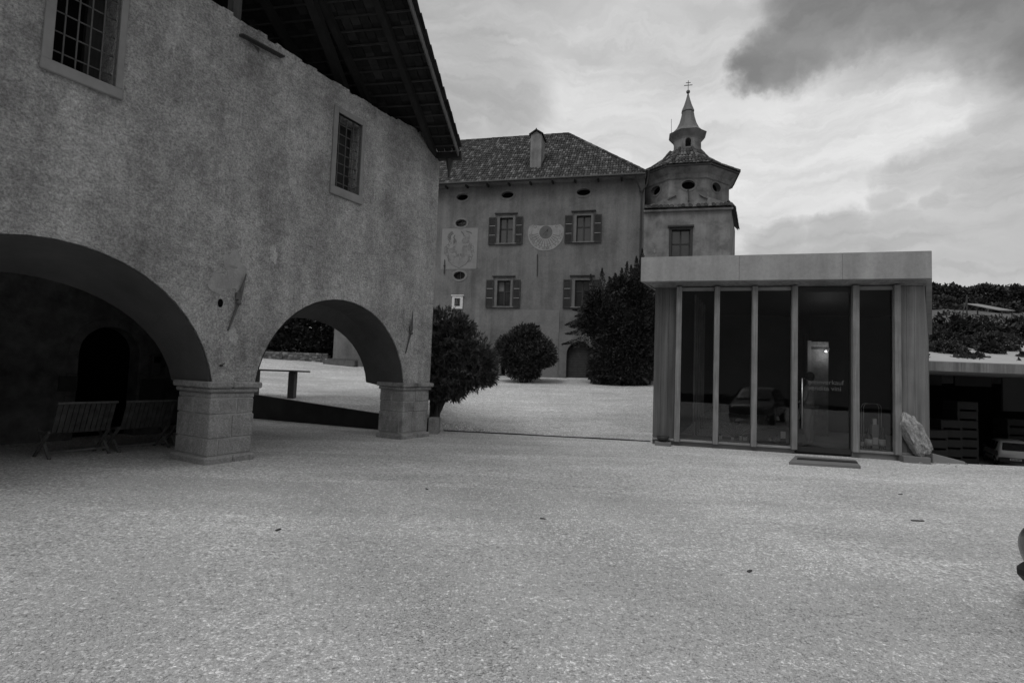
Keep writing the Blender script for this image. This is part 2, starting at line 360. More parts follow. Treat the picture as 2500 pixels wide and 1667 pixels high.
# ================================================================== SETTING
def lerp(a, b, t): return a+(b-a)*t
def interp(x, pts):
    if x <= pts[0][0]: return pts[0][1]
    for (a, p), (b, q) in zip(pts, pts[1:]):
        if x <= b: return lerp(p, q, (x-a)/(b-a))
    return pts[-1][1]
def edge_y(X):      # far edge of the flat court: low retaining wall on the left, flush steel strip in the middle
    return interp(X, [(-30, 25.5), (-7.62, 16.1), (-3.54, 14.4), (-1.95, 13.95), (-1.79, 14.62), (3.65, 13.87), (9.0, 13.2), (9.1, 11.95), (11.3, 11.83), (60, 9.5)])
def wob(x, y, s=1.0): return (math.sin(x*.9*s+1.3)*math.cos(y*.7*s)+.5*math.sin(x*2.3*s+y*1.9*s))*.5
def terrace_z(x, y):
    s = max(0, y-edge_y(x)); g = interp(x, [(-20, 1.3), (-12, .8), (-7.6, .48), (-3.5, .34), (-2.2, .27), (-1.55, .06), (-.9, 0)])
    if x > -1.8: g += 0
    k = interp(x, [(-8, .072), (-1, .092), (6, .10)])
    return g+k*s+wob(x, y)*.02*min(1, s*.3) + (.16*math.exp(-((x+1.2)**2)/.5-((y-14.9)**2)/.8))
def court_z(x, y): return wob(x, y, .8)*.004+.002*math.sin(x*3.1+y*1.7)
xs = sorted(set([round(-16+i*.5, 2) for i in range(90)]+[-1.95, -1.79, 9.0, 9.1, 9.4, 11.3]))
def court():
    m = MB(); ny = 60; vs = []
    for j in range(ny+1):
        for x in xs:
            y1 = edge_y(x)-.0; y = -14+(y1+14)*j/ny; vs.append((x, y, court_z(x, y) if y < y1-.3 else 0))
    nx = len(xs); fs = [(j*nx+i, j*nx+i+1, (j+1)*nx+i+1, (j+1)*nx+i) for j in range(ny) for i in range(nx-1)]
    m.add(vs, fs); o = m.build('courtyard_gravel', m_gravel, smooth=True, kind='structure'); return o
court()
def terrace():
    m = MB(); X = [round(-40+i*.8, 2) for i in range(44)]+[round(-4.8+i*.25, 3) for i in range(42)]+[round(5.8+i*.8, 2) for i in range(12)]; ny = 60; vs = []
    for j in range(ny+1):
        for x in X:
            y0 = edge_y(x) if x < 3.6 else 13.9+max(0, (x-5.5))*1.35; y0 += .02 if x < -2 else 0
            t = (j/ny)**1.6; y = y0+(62-y0)*t; vs.append((x, y, terrace_z(x, y) if j or x < -1.95 else -.02))
    nx = len(X); fs = [(j*nx+i, j*nx+i+1, (j+1)*nx+i+1, (j+1)*nx+i) for j in range(ny) for i in range(nx-1)]
    m.add(vs, fs); return m.build('terrace_gravel', m_gravel, smooth=True, kind='structure')
terrace()
# lower yard and distant terrain
MB().box(9.3, 60, 11.9, 46, -2.9, -2.5).build('lower_yard', m_gravel, kind='structure')
MB().box(-420, 420, -420, 420, -3.6, -3.2).build('terrain', m_hill, kind='structure')
def hills():
    m = MB(); n = 120; vs = []; prof = [(90, -3), (110, 12), (135, 40), (170, 72), (230, 95), (300, 60)]
    for i in range(n+1):
        az = R(62+ (310-62)*i/n); edge = min(1, min(i, n-i)/14)
        for k_, (r, z) in enumerate(prof):
            h = z*(.75+.3*math.sin(az*3.1+.6)+.16*math.sin(az*9+k_)+.08*math.sin(az*23+k_*2))*edge
            vs.append((math.sin(az)*r, math.cos(az)*r, max(-3.1, h)))
    q = len(prof); fs = [(i*q+k_, (i+1)*q+k_, (i+1)*q+k_+1, i*q+k_+1) for i in range(n) for k_ in range(q-1)]
    m.add(vs, fs); return m.build('hills', m_hill, smooth=True, kind='structure')
hills()
def hillside_z(x, y):
    return interp(y, [(32.6, 2.0), (33.4, 4.4), (36, 6.0), (40, 7.2), (44, 8.2), (50, 9.3), (70, 11.5), (120, 8), (190, -3.1)])+wob(x, y, .35)*.25
grid('hillside', [20+i*2.5 for i in range(45)], [32.6, 33.0, 33.4]+[34+i*.9 for i in range(22)]+[56, 62, 70, 90, 120, 150, 190], hillside_z, m_grass).__setitem__('kind', 'structure')

# low retaining wall seen through the right arch, and its end block
rt = empty('retaining_wall', label='low dark wall holding up the rear gravel terrace behind the right arch', cat='wall')
m = MB(); P = [(-9.6, 16.93), (-7.62, 16.1), (-3.54, 14.4), (-2.06, 13.98)]; T = [.80, .70, .42, .37]
for (a, b, ta, tb) in zip(P, P[1:], T, T[1:]):
    a0, b0 = Vector((*a, 0)), Vector((*b, 0)); nrmv = (b0-a0).cross(Vector((0, 0, 1))).normalized()*-.12
    q = [a0+Vector((0, 0, -.3)), b0+Vector((0, 0, -.3)), b0+nrmv+Vector((0, 0, -.3)), a0+nrmv+Vector((0, 0, -.3)), a0+Vector((0, 0, ta)), b0+Vector((0, 0, tb)), b0+nrmv+Vector((0, 0, tb)), a0+nrmv+Vector((0, 0, ta))]
    q = [tuple(v) for v in q]; m.hexa([q[0], q[1], q[2], q[3], q[4], q[5], q[6], q[7]])
m.build('wall_face', gm('dark_wall', .035, .3, 2, 6, .95, .5, 20, .01), rt)
MB().box(-2.05, -1.80, 13.78, 14.25, -.1, .40).build('end_stone', m_stone, rt, bevel=.015)
st = MB()
for i in range(14):
    xa = lerp(-1.75, 3.62, i/14); xb = lerp(-1.75, 3.62, (i+1)/14); st.bar((xa, edge_y(xa)-.012, .005+.008*wob(xa*3, 0)), (xb, edge_y(xb)-.012, .005+.008*wob(xb*3, 0)), .035, .05)
tag(st.build('edging_strip', m_iron), 'thin dark metal edging strip crossing the gravel to the glass pavilion', 'edging')

# ================================================================== BARN
BA = R(90-30.1)
barn = empty('barn', (-4.73, 8.57, 0), BA, label='old rough-plastered barn with two arches and an open tiled roof', cat='barn')
def arch_pts(cx, cz, r, zs, n=22):
    a0 = math.asin(min(1, (zs-cz)/r)); return [(cx+r*math.cos(math.pi-a0-(math.pi-2*a0)*i/n), cz+r*math.sin(math.pi-a0-(math.pi-2*a0)*i/n)) for i in range(n+1)]
def loft_cut(front, back, y0, y1, mid=None):
    """front/back: lists of (u,z) for an open arch; closes down to z=-.5"""
    rings = [(y0-.3, front), (y0, front)]+([mid] if mid else [])+[(y1, back), (y1+.3, back)]
    m = MB(); n = len(front)+2; vs = []
    for y, pr in rings:
        vs += [(pr[0][0], y, -.5)]+[(u, y, z) for u, z in pr]+[(pr[-1][0], y, -.5)]
    fs = [tuple(range(n))]+[tuple(reversed(range((len(rings)-1)*n, len(rings)*n)))]
    for i in range(len(rings)-1):
        for k_ in range(n): fs.append((i*n+(k_+1) % n, i*n+k_, (i+1)*n+k_, (i+1)*n+(k_+1) % n))
    m.add(vs, fs); return m
def splay(pts, cx, cz, sx, sz, dx=0): return [(cx+(u-cx)*sx+dx, 1.30+(z-1.30)*sz) for u, z in pts]
LF = arch_pts(-2.15, .89, 2.2, 1.30); LB = splay(LF, -2.15, .89, 1.0, .80)
RF = arch_pts(2.63, 1.06, 1.90, 1.28); RM = [(u, z-.06) for u, z in RF]; RB = splay(RF, 2.63, 1.06, .985, .80)
RB = [(u, z) for u, z in RB]
wall = MB().box(-9.0, 5.47, 0, 1.15, 1.285, 7.18).build('wall', m_plaster)
boolean(wall, loft_cut(LF, LB, 0, 1.15).build('c', m_plaster))
boolean(wall, loft_cut(RF, RB, 0, 1.15, (.72, RM)).build('c', m_plaster))
boolean(wall, MB().box(-2.34, -1.64, -.2, .62, 5.30, 7.02).build('c', m_plaster))
boolean(wall, MB().box(2.19, 2.83, -.2, .5, 5.17, 6.67).build('c', m_plaster))
boolean(wall, MB().box(5.22, 5.6, -.2, 1.4, 7.06, 7.4).build('c', m_plaster))
boolean(wall, MB().lathe([(.055, -.2), (.03, .12)], n=8).build('c', m_plaster)) if False else None
wall.data.transform(Matrix.Identity(4))
bm = bmesh.new(); bm.from_mesh(wall.data)
for v in bm.verts:
    if v.co.z > 7.1: v.co.z += random.uniform(-.02, .02)
    if v.co.z > 6.9 and v.co.x < 0: v.co.z = v.co.z
bm.to_mesh(wall.data); bm.free()
wall.parent = barn
# ragged plaster lip along the wall head
lip = MB(); x = -9.0
while x < 5.2:
    w_ = random.uniform(.10, .28); h_ = random.uniform(.0, .07)+.09*math.sin((x+9)*.55)**2
    lip.hexa([(x, .003, 7.1), (min(x+w_, 5.22), .003, 7.1), (min(x+w_, 5.22), 1.1, 7.1), (x, 1.1, 7.1), (x, .02, 7.19+h_), (min(x+w_, 5.22), .02, 7.19+h_+random.uniform(-.015, .015)), (min(x+w_, 5.22), 1.1, 7.2+h_), (x, 1.1, 7.2+h_)]); x += w_
lip.build('wall_head', m_plaster, barn)
# reveals painted darker plaster lining: thin inner skins of both arches
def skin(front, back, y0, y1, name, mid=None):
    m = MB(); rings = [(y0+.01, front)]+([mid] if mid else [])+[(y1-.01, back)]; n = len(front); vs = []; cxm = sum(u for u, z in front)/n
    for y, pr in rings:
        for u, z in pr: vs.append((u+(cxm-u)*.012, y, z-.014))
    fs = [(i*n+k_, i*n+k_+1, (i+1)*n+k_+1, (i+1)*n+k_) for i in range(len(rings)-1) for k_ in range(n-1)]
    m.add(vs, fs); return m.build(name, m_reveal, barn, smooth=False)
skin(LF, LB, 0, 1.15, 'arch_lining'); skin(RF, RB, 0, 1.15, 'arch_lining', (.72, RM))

def pier(u0, u1, d, zs, splits):
    p = MB().box(u0+.012, u1-.012, .012, d-.012, -.2, 1.29).build('pier', m_mortar, barn)
    # moulded cap of long stones
    for a, b, f in ((u0-.09, lerp(u0, u1, .42), 0), (lerp(u0, u1, .42)+.008, u1+.09, 0)):
        MB().box(a, b, -.09, d+.06, 1.20, 1.30, .004).build('cap_stone', m_stone, p, bevel=.02)
    MB().box(u0-.05, u1+.05, -.05, d+.03, 1.13, 1.20, .002).build('cap_moulding', m_stone, p, bevel=.02)
    for (z0, z1), (su, sv) in zip(zs, splits):
        cu = [u0]+[lerp(u0, u1, q) for q in su]+[u1]; cv = [0]+[d*q for q in sv]+[d]
        for i in range(len(cu)-1):
            for k_ in range(len(cv)-1):
                j = random.uniform(-.010, .002); g = .007
                ins = lambda e, a, lo: (a+(j if e else g)) if lo else (a-(j if e else g))
                MB().box(ins(i == 0, cu[i], True), ins(i == len(cu)-2, cu[i+1], False), ins(k_ == 0, cv[k_], True), ins(k_ == len(cv)-2, cv[k_+1], False), z0+g, z1-g, .006).build('stone', m_stone, p, bevel=.012)
    for a, b in ((u0-.05, lerp(u0, u1, .55)), (lerp(u0, u1, .55)+.01, u1+.05)):
        MB().box(a, b, -.05, d+.05, -.15, .11, .008).build('base_stone', m_stone, p, bevel=.025)
    return p
ZS = [(.12, .39), (.39, .78), (.78, 1.03), (1.03, 1.13)]
pier(0.0, .75, .90, ZS, [((.22,), (.45,)), ((.5,), ()), ((.6,), (.5,)), ((), ())])
pier(4.53, 5.45, .72, [(.14, .62), (.62, .86), (.86, 1.13)], [((.35,), (.15, )), ((.4,), ()), ((.45,), (.5,))])
pier(-5.3, -4.35, 1.15, ZS, [((.4,), (.5,)), ((.5,), ()), ((.3,), (.4,)), ((), ())])
MB().box(-9.0, -5.3, 0.02, 1.15, -.2, 1.30).build('end_wall', m_plaster, barn)

def barred_window(u0, u1, z0, z1, jw, depth, nv, nh, sillh, leaf, top=True):
    w = MB()
    w.box(u0-jw, u0, -.03, .07, z0, z1+(jw if top else 0)); w.box(u1, u1+jw*.8, -.03, .07, z0, z1+(jw if top else 0))
    if top: w.box(u0, u1, -.03, .07, z1, z1+jw)
    o = w.build('window', m_bsurr, barn, bevel=.006)
    MB().box(u0-jw-.01, u1+jw*.8+.01, -.05, .09, z0-sillh, z0-.002, .003).build('sill', m_bsurr, o, bevel=.012)
    MB().box(u0-.02, u1+.02, depth-.06, depth-.03, z0-.02, z1+.02).build('dark_room', m_black, o)
    MB().box(u1-(u1-u0)*leaf, u1, depth-.16, depth-.07, z0, z1).build('inner_shutter', gm('inner_wood', .035, .3, 3, 5, .9, .3, 40, .006, wood=(9, 9, .5)), o)
    for i in range(nv):
        u = lerp(u0, u1, (i+.75)/(nv+.5)) if leaf > .3 else lerp(u0, u1, (i+1)/(nv+1))
        MB().tube([(u, .10, z0-.01), (u, .10, z1+.01)], .010, 6).build('bar', m_rod, o)
    for i in range(nh):
        z = lerp(z0, z1, (i+.75)/(nh+.5)); MB().tube([(u0-.01, .115, z), (u1+.01, .115, z)], .010, 6).ball((u1-.035, .10, z), .018, 8, 6).build('bar', m_rod, o)
    return o
barred_window(-2.34, -1.64, 5.30, 7.00, .105, .6, 4, 6, .15, .30)
barred_window(2.19, 2.83, 5.17, 6.67, .11, .48, 3, 7, .17, .52)
# iron tie anchors, putlog hole, slate ledge
def anchor(pts, r, boss):
    o = MB().tube(pts, r, 6).build('wall_anchor', m_rod, barn)
    MB().ball(boss, .045, 10, 6).box(boss[0]-.05, boss[0]+.05, -.05, -.005, boss[2]+.05, boss[2]+.17).build('boss', m_rod, o, bevel=.008); return o
anchor([(.20, -.012, 2.13), (.34, -.03, 2.60), (.37, -.035, 2.80), (.43, -.05, 3.10)], [.016, .022, .03, .008], (.335, -.04, 2.60))
anchor([(4.52, -.012, 1.98), (4.64, -.03, 2.44), (4.66, -.04, 2.62), (4.66, -.05, 2.98)], [.014, .022, .03, .008], (4.65, -.04, 2.46))
MB().ball((.05, .0, 2.56), (.045, .02, .07), 10, 8).build('wall_hole', m_black, barn)
MB().ball((.13, -.005, 1.56), (.03, .03, .02), 10, 8).tube([(.13, 0, 1.56), (.16, -.05, 1.60)], .008, 6).build('hook', m_iron, barn)
MB().hexa([(.05, -.13, 6.99), (.84, -.13, 7.04), (.84, .05, 7.06), (.05, .05, 7.01), (.05, -.12, 7.02), (.84, -.12, 7.07), (.84, .05, 7.10), (.05, .05, 7.05)]).build('slate_ledge', m_iron, barn)
MB().box(.10, .42, -.006, .004, 6.70, 7.0, .02).build('plaster_patch', gm('grey_patch', .09, .2, 6, 6, .95, .4, 30, .01), barn)
# light scars and repairs in the plaster
for (u, z, a, b) in [(-.62, 2.95, .035, .05), (.22, 3.18, .10, .03), (-.5, 4.75, .03, .08)]:
    MB().ball((u, -.001, z), (a, .006, b), 9, 6).build('plaster_scar', gm('pale_scar', .24, .2, 8, 5, .95, .4, 30, .01), barn)
def wall_patch(u, z, a, b, mat, y=-.004, n=26):
    ph = random.uniform(0, 6); pts = []
    for i in range(n):
        t = 2*math.pi*i/n; r_ = 1+.22*math.sin(2*t+ph)+.16*math.sin(5*t+ph*2)+.10*math.sin(9*t+ph*3)+random.uniform(-.06, .06); pts.append((u+a*r_*math.cos(t), z+b*r_*math.sin(t)))
    MB().prism(pts, 1, y, .01).build('plaster_patch', mat, barn)
m_pd = gm('plaster_repair', .30, .22, 2.5, 9, .95, .6, 30, .02, fine=.25, fscale=12); m_pl = gm('plaster_worn_light', .455, .25, 2.5, 9, .95, .9, 30, .03, fine=.35, fscale=12, pit=.35)
wall_patch(.26, 3.12, .20, .30, m_pd); wall_patch(.02, 2.88, .26, .12, m_pd, -.0035); wall_patch(.95, 3.55, .08, .14, m_pl); wall_patch(-.95, 6.55, .09, .40, m_pl); wall_patch(.3, 2.05, .10, .12, m_pl, -.003)
wall_patch(1.25, 4.9, .07, .2, m_pl); wall_patch(4.2, 3.4, .12, .2, m_pl, -.003)
# interior of the arcade: back wall with an arched door, partition, ceiling
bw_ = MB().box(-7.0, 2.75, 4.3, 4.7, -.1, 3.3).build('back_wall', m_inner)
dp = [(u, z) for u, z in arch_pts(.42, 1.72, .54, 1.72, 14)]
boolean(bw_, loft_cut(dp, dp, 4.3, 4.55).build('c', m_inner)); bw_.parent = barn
dr = MB().box(-.3, 1.1, 4.72, 4.76, 0, 2.6).build('cellar_door', m_black, barn)
for i in range(9):
    a0 = math.pi-math.pi*i/9; a1 = math.pi-math.pi*(i+1)/9
    MB().hexa([(.42+r_*math.cos(a), y, 1.72+r_*math.sin(a)) for y in (4.27, 4.36) for a, r_ in ((a0, .55), (a1, .55), (a1, .72), (a0, .72))]).build('voussoir', m_inner, dr, bevel=.008)
for s_ in (-1, 1):
    for i in range(4):
        x0_ = .42+s_*.55; MB().box(min(x0_, x0_+s_*.17), max(x0_, x0_+s_*.17), 4.27, 4.36, .43*i+.01, .43*(i+1)-.005, .004).build('jamb_stone', m_inner, dr, bevel=.008)
mb = MB().box(1.17, 1.34, 4.16, 4.29, 1.28, 1.72).build('meter_box', gm('meter_grey', .12, .2, 8, 3, .7, 0), barn, bevel=.01)
MB().box(1.19, 1.32, 4.15, 4.17, 1.55, 1.69).build('meter_window', m_black, mb)
MB().box(-.42, -.13, 4.24, 4.29, .95, 1.24).build('notice', gm('faded_notice', .09, .15, 8, 3, .9, 0), barn)
MB().box(1.0, 1.5, 4.22, 4.29, .5, 1.2).build('pale_patch', m_reveal, barn)
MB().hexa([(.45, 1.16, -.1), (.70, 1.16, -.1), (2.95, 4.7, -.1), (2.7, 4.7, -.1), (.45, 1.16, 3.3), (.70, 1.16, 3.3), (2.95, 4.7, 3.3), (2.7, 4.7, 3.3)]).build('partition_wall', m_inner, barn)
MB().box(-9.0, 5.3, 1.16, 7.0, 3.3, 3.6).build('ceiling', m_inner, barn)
MB().box(-9.0, 5.3, 6.6, 7.0, 3.6, 7.2).build('rear_wall', m_plaster, barn)
MB().box(-9.0, -8.6, 1.16, 6.6, -.1, 7.2).build('side_wall', m_plaster, barn)
MB().box(4.9, 5.3, 1.16, 6.6, 3.6, 7.1).build('side_wall', m_plaster, barn)
for (u, y) in ((4.9, 6.6), (2.9, 6.6)): MB().box(u, u+.4, y, y+.4, -.1, 3.3).build('rear_post', m_stone, barn)

# roof: rafters run away from the court, eave at the far end
E0 = Vector((-2.07, 13.16, 7.0))+Vector((math.sin(R(101)), math.cos(R(101)), 0))*.62
tv = Vector((math.sin(R(191)), math.cos(R(191)), 0)); sv = Vector((math.sin(R(281)), math.cos(R(281)), 0)); SL = .44
def rp(s_, t_, h=0): return E0+sv*s_+tv*t_+Vector((0, 0, SL*t_+h))
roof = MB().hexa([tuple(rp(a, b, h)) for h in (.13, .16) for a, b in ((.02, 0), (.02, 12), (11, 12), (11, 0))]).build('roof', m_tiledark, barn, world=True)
ups = tv*1+Vector((0, 0, SL)); ups.normalize()
pitch = .30; tl = MB()
for j in range(34):
    for i in range(46):
        s0 = .01+i*.2+random.uniform(-.006, .006); t0 = j*pitch*.92
        if s0 > 9.2: continue
        h0, h1 = .085+random.uniform(-.006, .006), .10
        q = []
        for h in (0, .018):
            q += [tuple(rp(s0, t0-.03, h0+h)), tuple(rp(s0, t0+.31, h1+h)), tuple(rp(s0+.185, t0+.31, h1+h)), tuple(rp(s0+.185, t0-.03, h0+h))]
        tl.hexa(q)
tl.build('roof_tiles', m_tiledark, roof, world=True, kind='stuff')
for j in range(36):     # verge tiles stepping along the outer edge
    t0 = j*.30; MB().hexa([tuple(rp(a, b, h)) for h, a0 in ((.145, 0), (.185, 0)) for a, b in ((-.035+random.uniform(-.01, .01), t0), (-.055, t0+.33), (.16, t0+.33), (.16, t0))]).build('verge_tile', m_tiledark, roof, world=True)
for j in range(34):
    t0 = .16+j*pitch*.92; MB().bar(rp(.03, t0, .06), rp(9.3, t0, .06), .035, .028).build('batten', m_batten, roof, world=True)
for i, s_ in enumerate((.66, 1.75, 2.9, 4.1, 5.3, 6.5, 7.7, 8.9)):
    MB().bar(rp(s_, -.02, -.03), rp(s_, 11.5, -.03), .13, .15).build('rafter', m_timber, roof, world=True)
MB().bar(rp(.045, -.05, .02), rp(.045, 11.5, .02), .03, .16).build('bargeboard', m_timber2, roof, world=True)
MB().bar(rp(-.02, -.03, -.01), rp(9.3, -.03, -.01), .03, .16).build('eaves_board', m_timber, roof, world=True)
g = MB(); g.tube([rp(-.03, -.13, .0), rp(9.3, -.13, -.02)], .075, 8)
go = g.build('gutter', m_iron, roof, world=True)
hb = rp(.30, -.13, -.05); MB().lathe([(.10, 0), (.085, -.12), (.04, -.30), (.035, -.46)], tuple(hb), 10).build('rain_hopper', m_iron, roof, world=True)
MB().bar(rp(2.2, .4, -.35), rp(1.2, 9, -.30), .16, .2).build('beam', m_timber, roof, world=True)
for u in (.13, -3.2):
    MB().box(u, u+.15, .35, .52, 7.18, 10.2).build('roof_post', m_timber2, barn)
MB().box(-9, 5.1, .35, .53, 7.24, 7.34, .01).build('wall_plate', m_timber, barn)

# benches under the left arch
def bench(loc, label, n):
    o = empty('folding_bench', loc, R(90-29.6), label=label, cat='bench', group='folding benches under the left arch')
    Wd = .88
    for i in range(3): MB().box(0, Wd, .08+i*.12, .18+i*.12, .385, .405, .002).build('seat_slat', m_timber2, o, bevel=.004)
    for q in range(11):
        a = .03+q*(Wd-.06)/11; b = a+(Wd-.06)/11-.014; MB().hexa([(a, .0, .41), (b, .0, .41), (b, .02, .41), (a, .02, .41), (a+.02, -.12, .86), (b+.02, -.12, .86), (b+.02, -.10, .86), (a+.02, -.10, .86)]).build('back_slat', gm('bench_back', .06, .5, 9, 6, .9, .3, 30, .005), o)
    MB().box(.04, Wd+.0, -.14, -.085, .86, .895).build('top_rail', m_timber2, o, bevel=.006)
    for x in (.03, Wd-.03):
        MB().bar((x, -.02, 0), (x, .46, .44), .03, .04, (1, 0, 0)).build('leg', m_timber2, o)
        MB().bar((x-.03, .45, 0), (x-.03, -.01, .42), .03, .04, (1, 0, 0)).build('leg', m_timber2, o)
    MB().bar((.03, .06, .10), (Wd-.03, .06, .10), .025, .03).build('stretcher', m_timber2, o); return o
d_ = Vector((math.sin(R(29.6)), math.cos(R(29.6)), 0)); b0 = Vector((-7.18, 8.50, 0))
bench(tuple(b0), 'folding wooden bench under the left arch, farther from the stone pier', 0)
bench(tuple(b0+d_*.97), 'folding wooden bench under the left arch, between its neighbour and the pier', 1)
bench(tuple(b0+d_*1.94), 'folding wooden bench mostly hidden behind the left stone pier', 2)
# stone slab bench and the plank bench seen through the right arch
sb = empty('slab_bench', (-6.97, 17.3, terrace_z(-6.97, 17.3)), label='stone slab bench on a single post on the gravel terrace behind the right arch', cat='bench')
zt = 1.45-sb.location.z
MB().box(-1.5, .46, -.25, .25, zt-.05, zt, .004).build('slab', gm('bench_stone', .1, .2, 5, 6, .9, .3, 30, .006), sb, bevel=.01)
MB().box(-.10, .10, -.12, .12, -.1, zt-.05, .003).build('post', gm('bench_stone', .1), sb, bevel=.01); MB().box(-1.3, -1.1, -.12, .12, -.1, zt-.05).build('post', gm('bench_stone', .1), sb, bevel=.01)
# ================================================================== MAIN BUILDING
def tiles(m, P0, P1, P2, P3, w=.2, l=.33, arc=4, amp=.42, lift=.02):
    P0, P1, P2, P3 = map(Vector, (P0, P1, P2, P3)); e = (P1-P0).normalized(); up = (P3-P0); up = up-e*up.dot(e)
    if up.length < .01: up = (P2-P1); up = up-e*up.dot(e)
    up.normalize(); nr = e.cross(up).normalized()
    if nr.z < 0: nr = -nr
    q = [((p-P0).dot(e), (p-P0).dot(up)) for p in (P0, P1, P2, P3)]
    def inside(a, b):
        s = 0; n_ = 4
        for i in range(4):
            (x1, y1), (x2, y2) = q[i], q[(i+1) % 4]
            if (x1, y1) == (x2, y2): continue
            c = (x2-x1)*(b-y1)-(y2-y1)*(a-x1)
            if c < -1e-6: return False
        return True
    A0 = min(p[0] for p in q); A1 = max(p[0] for p in q); B1 = max(p[1] for p in q); H = max(p[1] for p in q)
    for j in range(int(B1/l)+1):
        for i in range(int((A1-A0)/w)+1):
            a = A0+(i+.5)*w+random.uniform(-.012, .012); b = j*l
            if not inside(a, b+l*.5): continue
            vs = []; r0 = w*.5*(1+random.uniform(-.08, .08)); hl = lift+random.uniform(0, .012)
            for bb, rr, hh in ((b-.02, r0, hl+.012), (b+l*1.08, r0*.86, hl-.008)):
                for k_ in range(arc+1):
                    t = math.pi*k_/arc; vs.append(tuple(P0+e*(a-rr*math.cos(t))+up*bb+nr*(hh+rr*amp*2*math.sin(t)*.6)))
            n = arc+1; fs = [(k_+1, k_, n+k_, n+k_+1) for k_ in range(arc)]+[tuple(range(n))]
            m.add(vs, fs)
    return m
FH = R(90-103.5)
house = empty('manor_house', (0, 30, 0), FH, label='long plastered manor house with shuttered windows, sundial and hipped tile roof', cat='house')
UL, UR, ZE = -11.1, 7.02, 12.42
hw = MB().box(UL, UR, 0, .6, -.5, ZE).build('wall', m_facade)
cut = MB()
def ell(u, z, a, b, y0, y1, n=24): return [(u+a*math.cos(2*math.pi*i/n), z+b*math.sin(2*math.pi*i/n)) for i in range(n)]
OV = [(-3.29, 11.73, .35, .20, 0), (-.58, 11.75, .35, .20, 0), (3.74, 11.72, .38, .20, 0), (-3.29, 10.19, .34, .22, 1), (-3.26, 7.13, .35, .23, 2)]
WN = [(-.96, -.19, 8.95, 10.42, 1, 0), (3.41, 4.20, 8.95, 10.40, 1, 0), (-.97, -.20, 5.36, 6.82, 1, 1), (3.43, 4.22, 5.36, 6.82, 1, 0), (-8.2, -7.4, 5.36, 6.82, 1, 0), (-8.2, -7.4, 8.95, 10.42, 1, 0)]
for u, z, a, b, k_ in OV: cut.prism(ell(u, z, a, b, 0, 0), 1, -.2, .35)
for a, b, c, d, k_, l_ in WN: cut.box(a, b, -.2, .35, c, d)
cut.box(-.60, -.33, -.2, .4, 1.2, 2.12)
DPT = arch_pts(3.765, 2.78, .685, 2.78, 18); cut.prism([(3.08, 1.0)]+DPT+[(4.45, 1.0)], 1, -.2, .45)
cut.box(-3.47, -3.12, -.2, .25, 5.35, 5.80)
boolean(hw, cut.build('c', m_facade)); hw.parent = house
# other walls
MB().box(UL, UL+.5, .6, 9.6, -.5, ZE).build('side_wall', m_facade, house); MB().box(UR-.5, UR, .6, 9.6, -.5, ZE).build('side_wall', m_facade, house); MB().box(UL, UR, 9.6, 10.1, -.5, ZE).build('rear_wall', m_facade, house)
MB().box(UL+.02, UR-.02, .62, .66, 0, 12.3).build('dark_interior', m_black, house)
for u, z, a, b, k_ in OV:
    n = 28; rg = MB(); o = ell(u, z, a+.12, b+.12, 0, 0, n); i_ = ell(u, z, a, b, 0, 0, n)
    for y in (0,):
        vs = [(p[0], -.02, p[1]) for p in o]+[(p[0], -.02, p[1]) for p in i_]+[(p[0], .12, p[1]) for p in i_]+[(p[0], .005, p[1]) for p in o]
        fs = []
        for q in range(n):
            r_ = (q+1) % n; fs += [(q, r_, n+r_, n+q), (n+q, n+r_, 2*n+r_, 2*n+q), (3*n+q, 3*n+r_, r_, q)]
        rg.add(vs, fs)
    w = rg.build('oval_window', m_patch if k_ else m_facade, house, label='oval window with a pale ring' if k_ else None)
    MB().prism(ell(u, z, a, b, 0, 0), 1, .25, .28).build('pane', m_pane if k_ else m_black, w)
    if k_ == 1: MB().box(u-a, u+a, .19, .22, z-.012, z+.012).build('glazing_bar', m_surround, w)
    if k_: MB().box(u-.015, u+.015, .20, .23, z-b, z+b).build('glazing_bar', m_surround, w)
sh_cache = {}
def shutter(w, u0, u1, z0, z1):
    o = MB().box(u0, u0+.05, -.075, -.03, z0, z1).box(u1-.05, u1, -.075, -.03, z0, z1).box(u0+.05, u1-.05, -.075, -.03, z0, z0+.06).box(u0+.05, u1-.05, -.075, -.03, z1-.06, z1).build('shutter', m_shutter, w)
    for f in (.34, .68): MB().box(u0+.05, u1-.05, -.078, -.035, z0+(z1-z0)*f-.02, z0+(z1-z0)*f+.02).build('cross_rail', m_larchh, o)
    lv = MB(); nlv = 24
    for i in range(nlv):
        z = lerp(z0+.07, z1-.07, (i+.5)/nlv); lv.hexa([(u0+.05, -.07, z-.025), (u1-.05, -.07, z-.025), (u1-.05, -.04, z+.012), (u0+.05, -.04, z+.012), (u0+.05, -.066, z-.017), (u1-.05, -.066, z-.017), (u1-.05, -.036, z+.02), (u0+.05, -.036, z+.02)])
    lv.build('louvres', m_shutter, o); return o
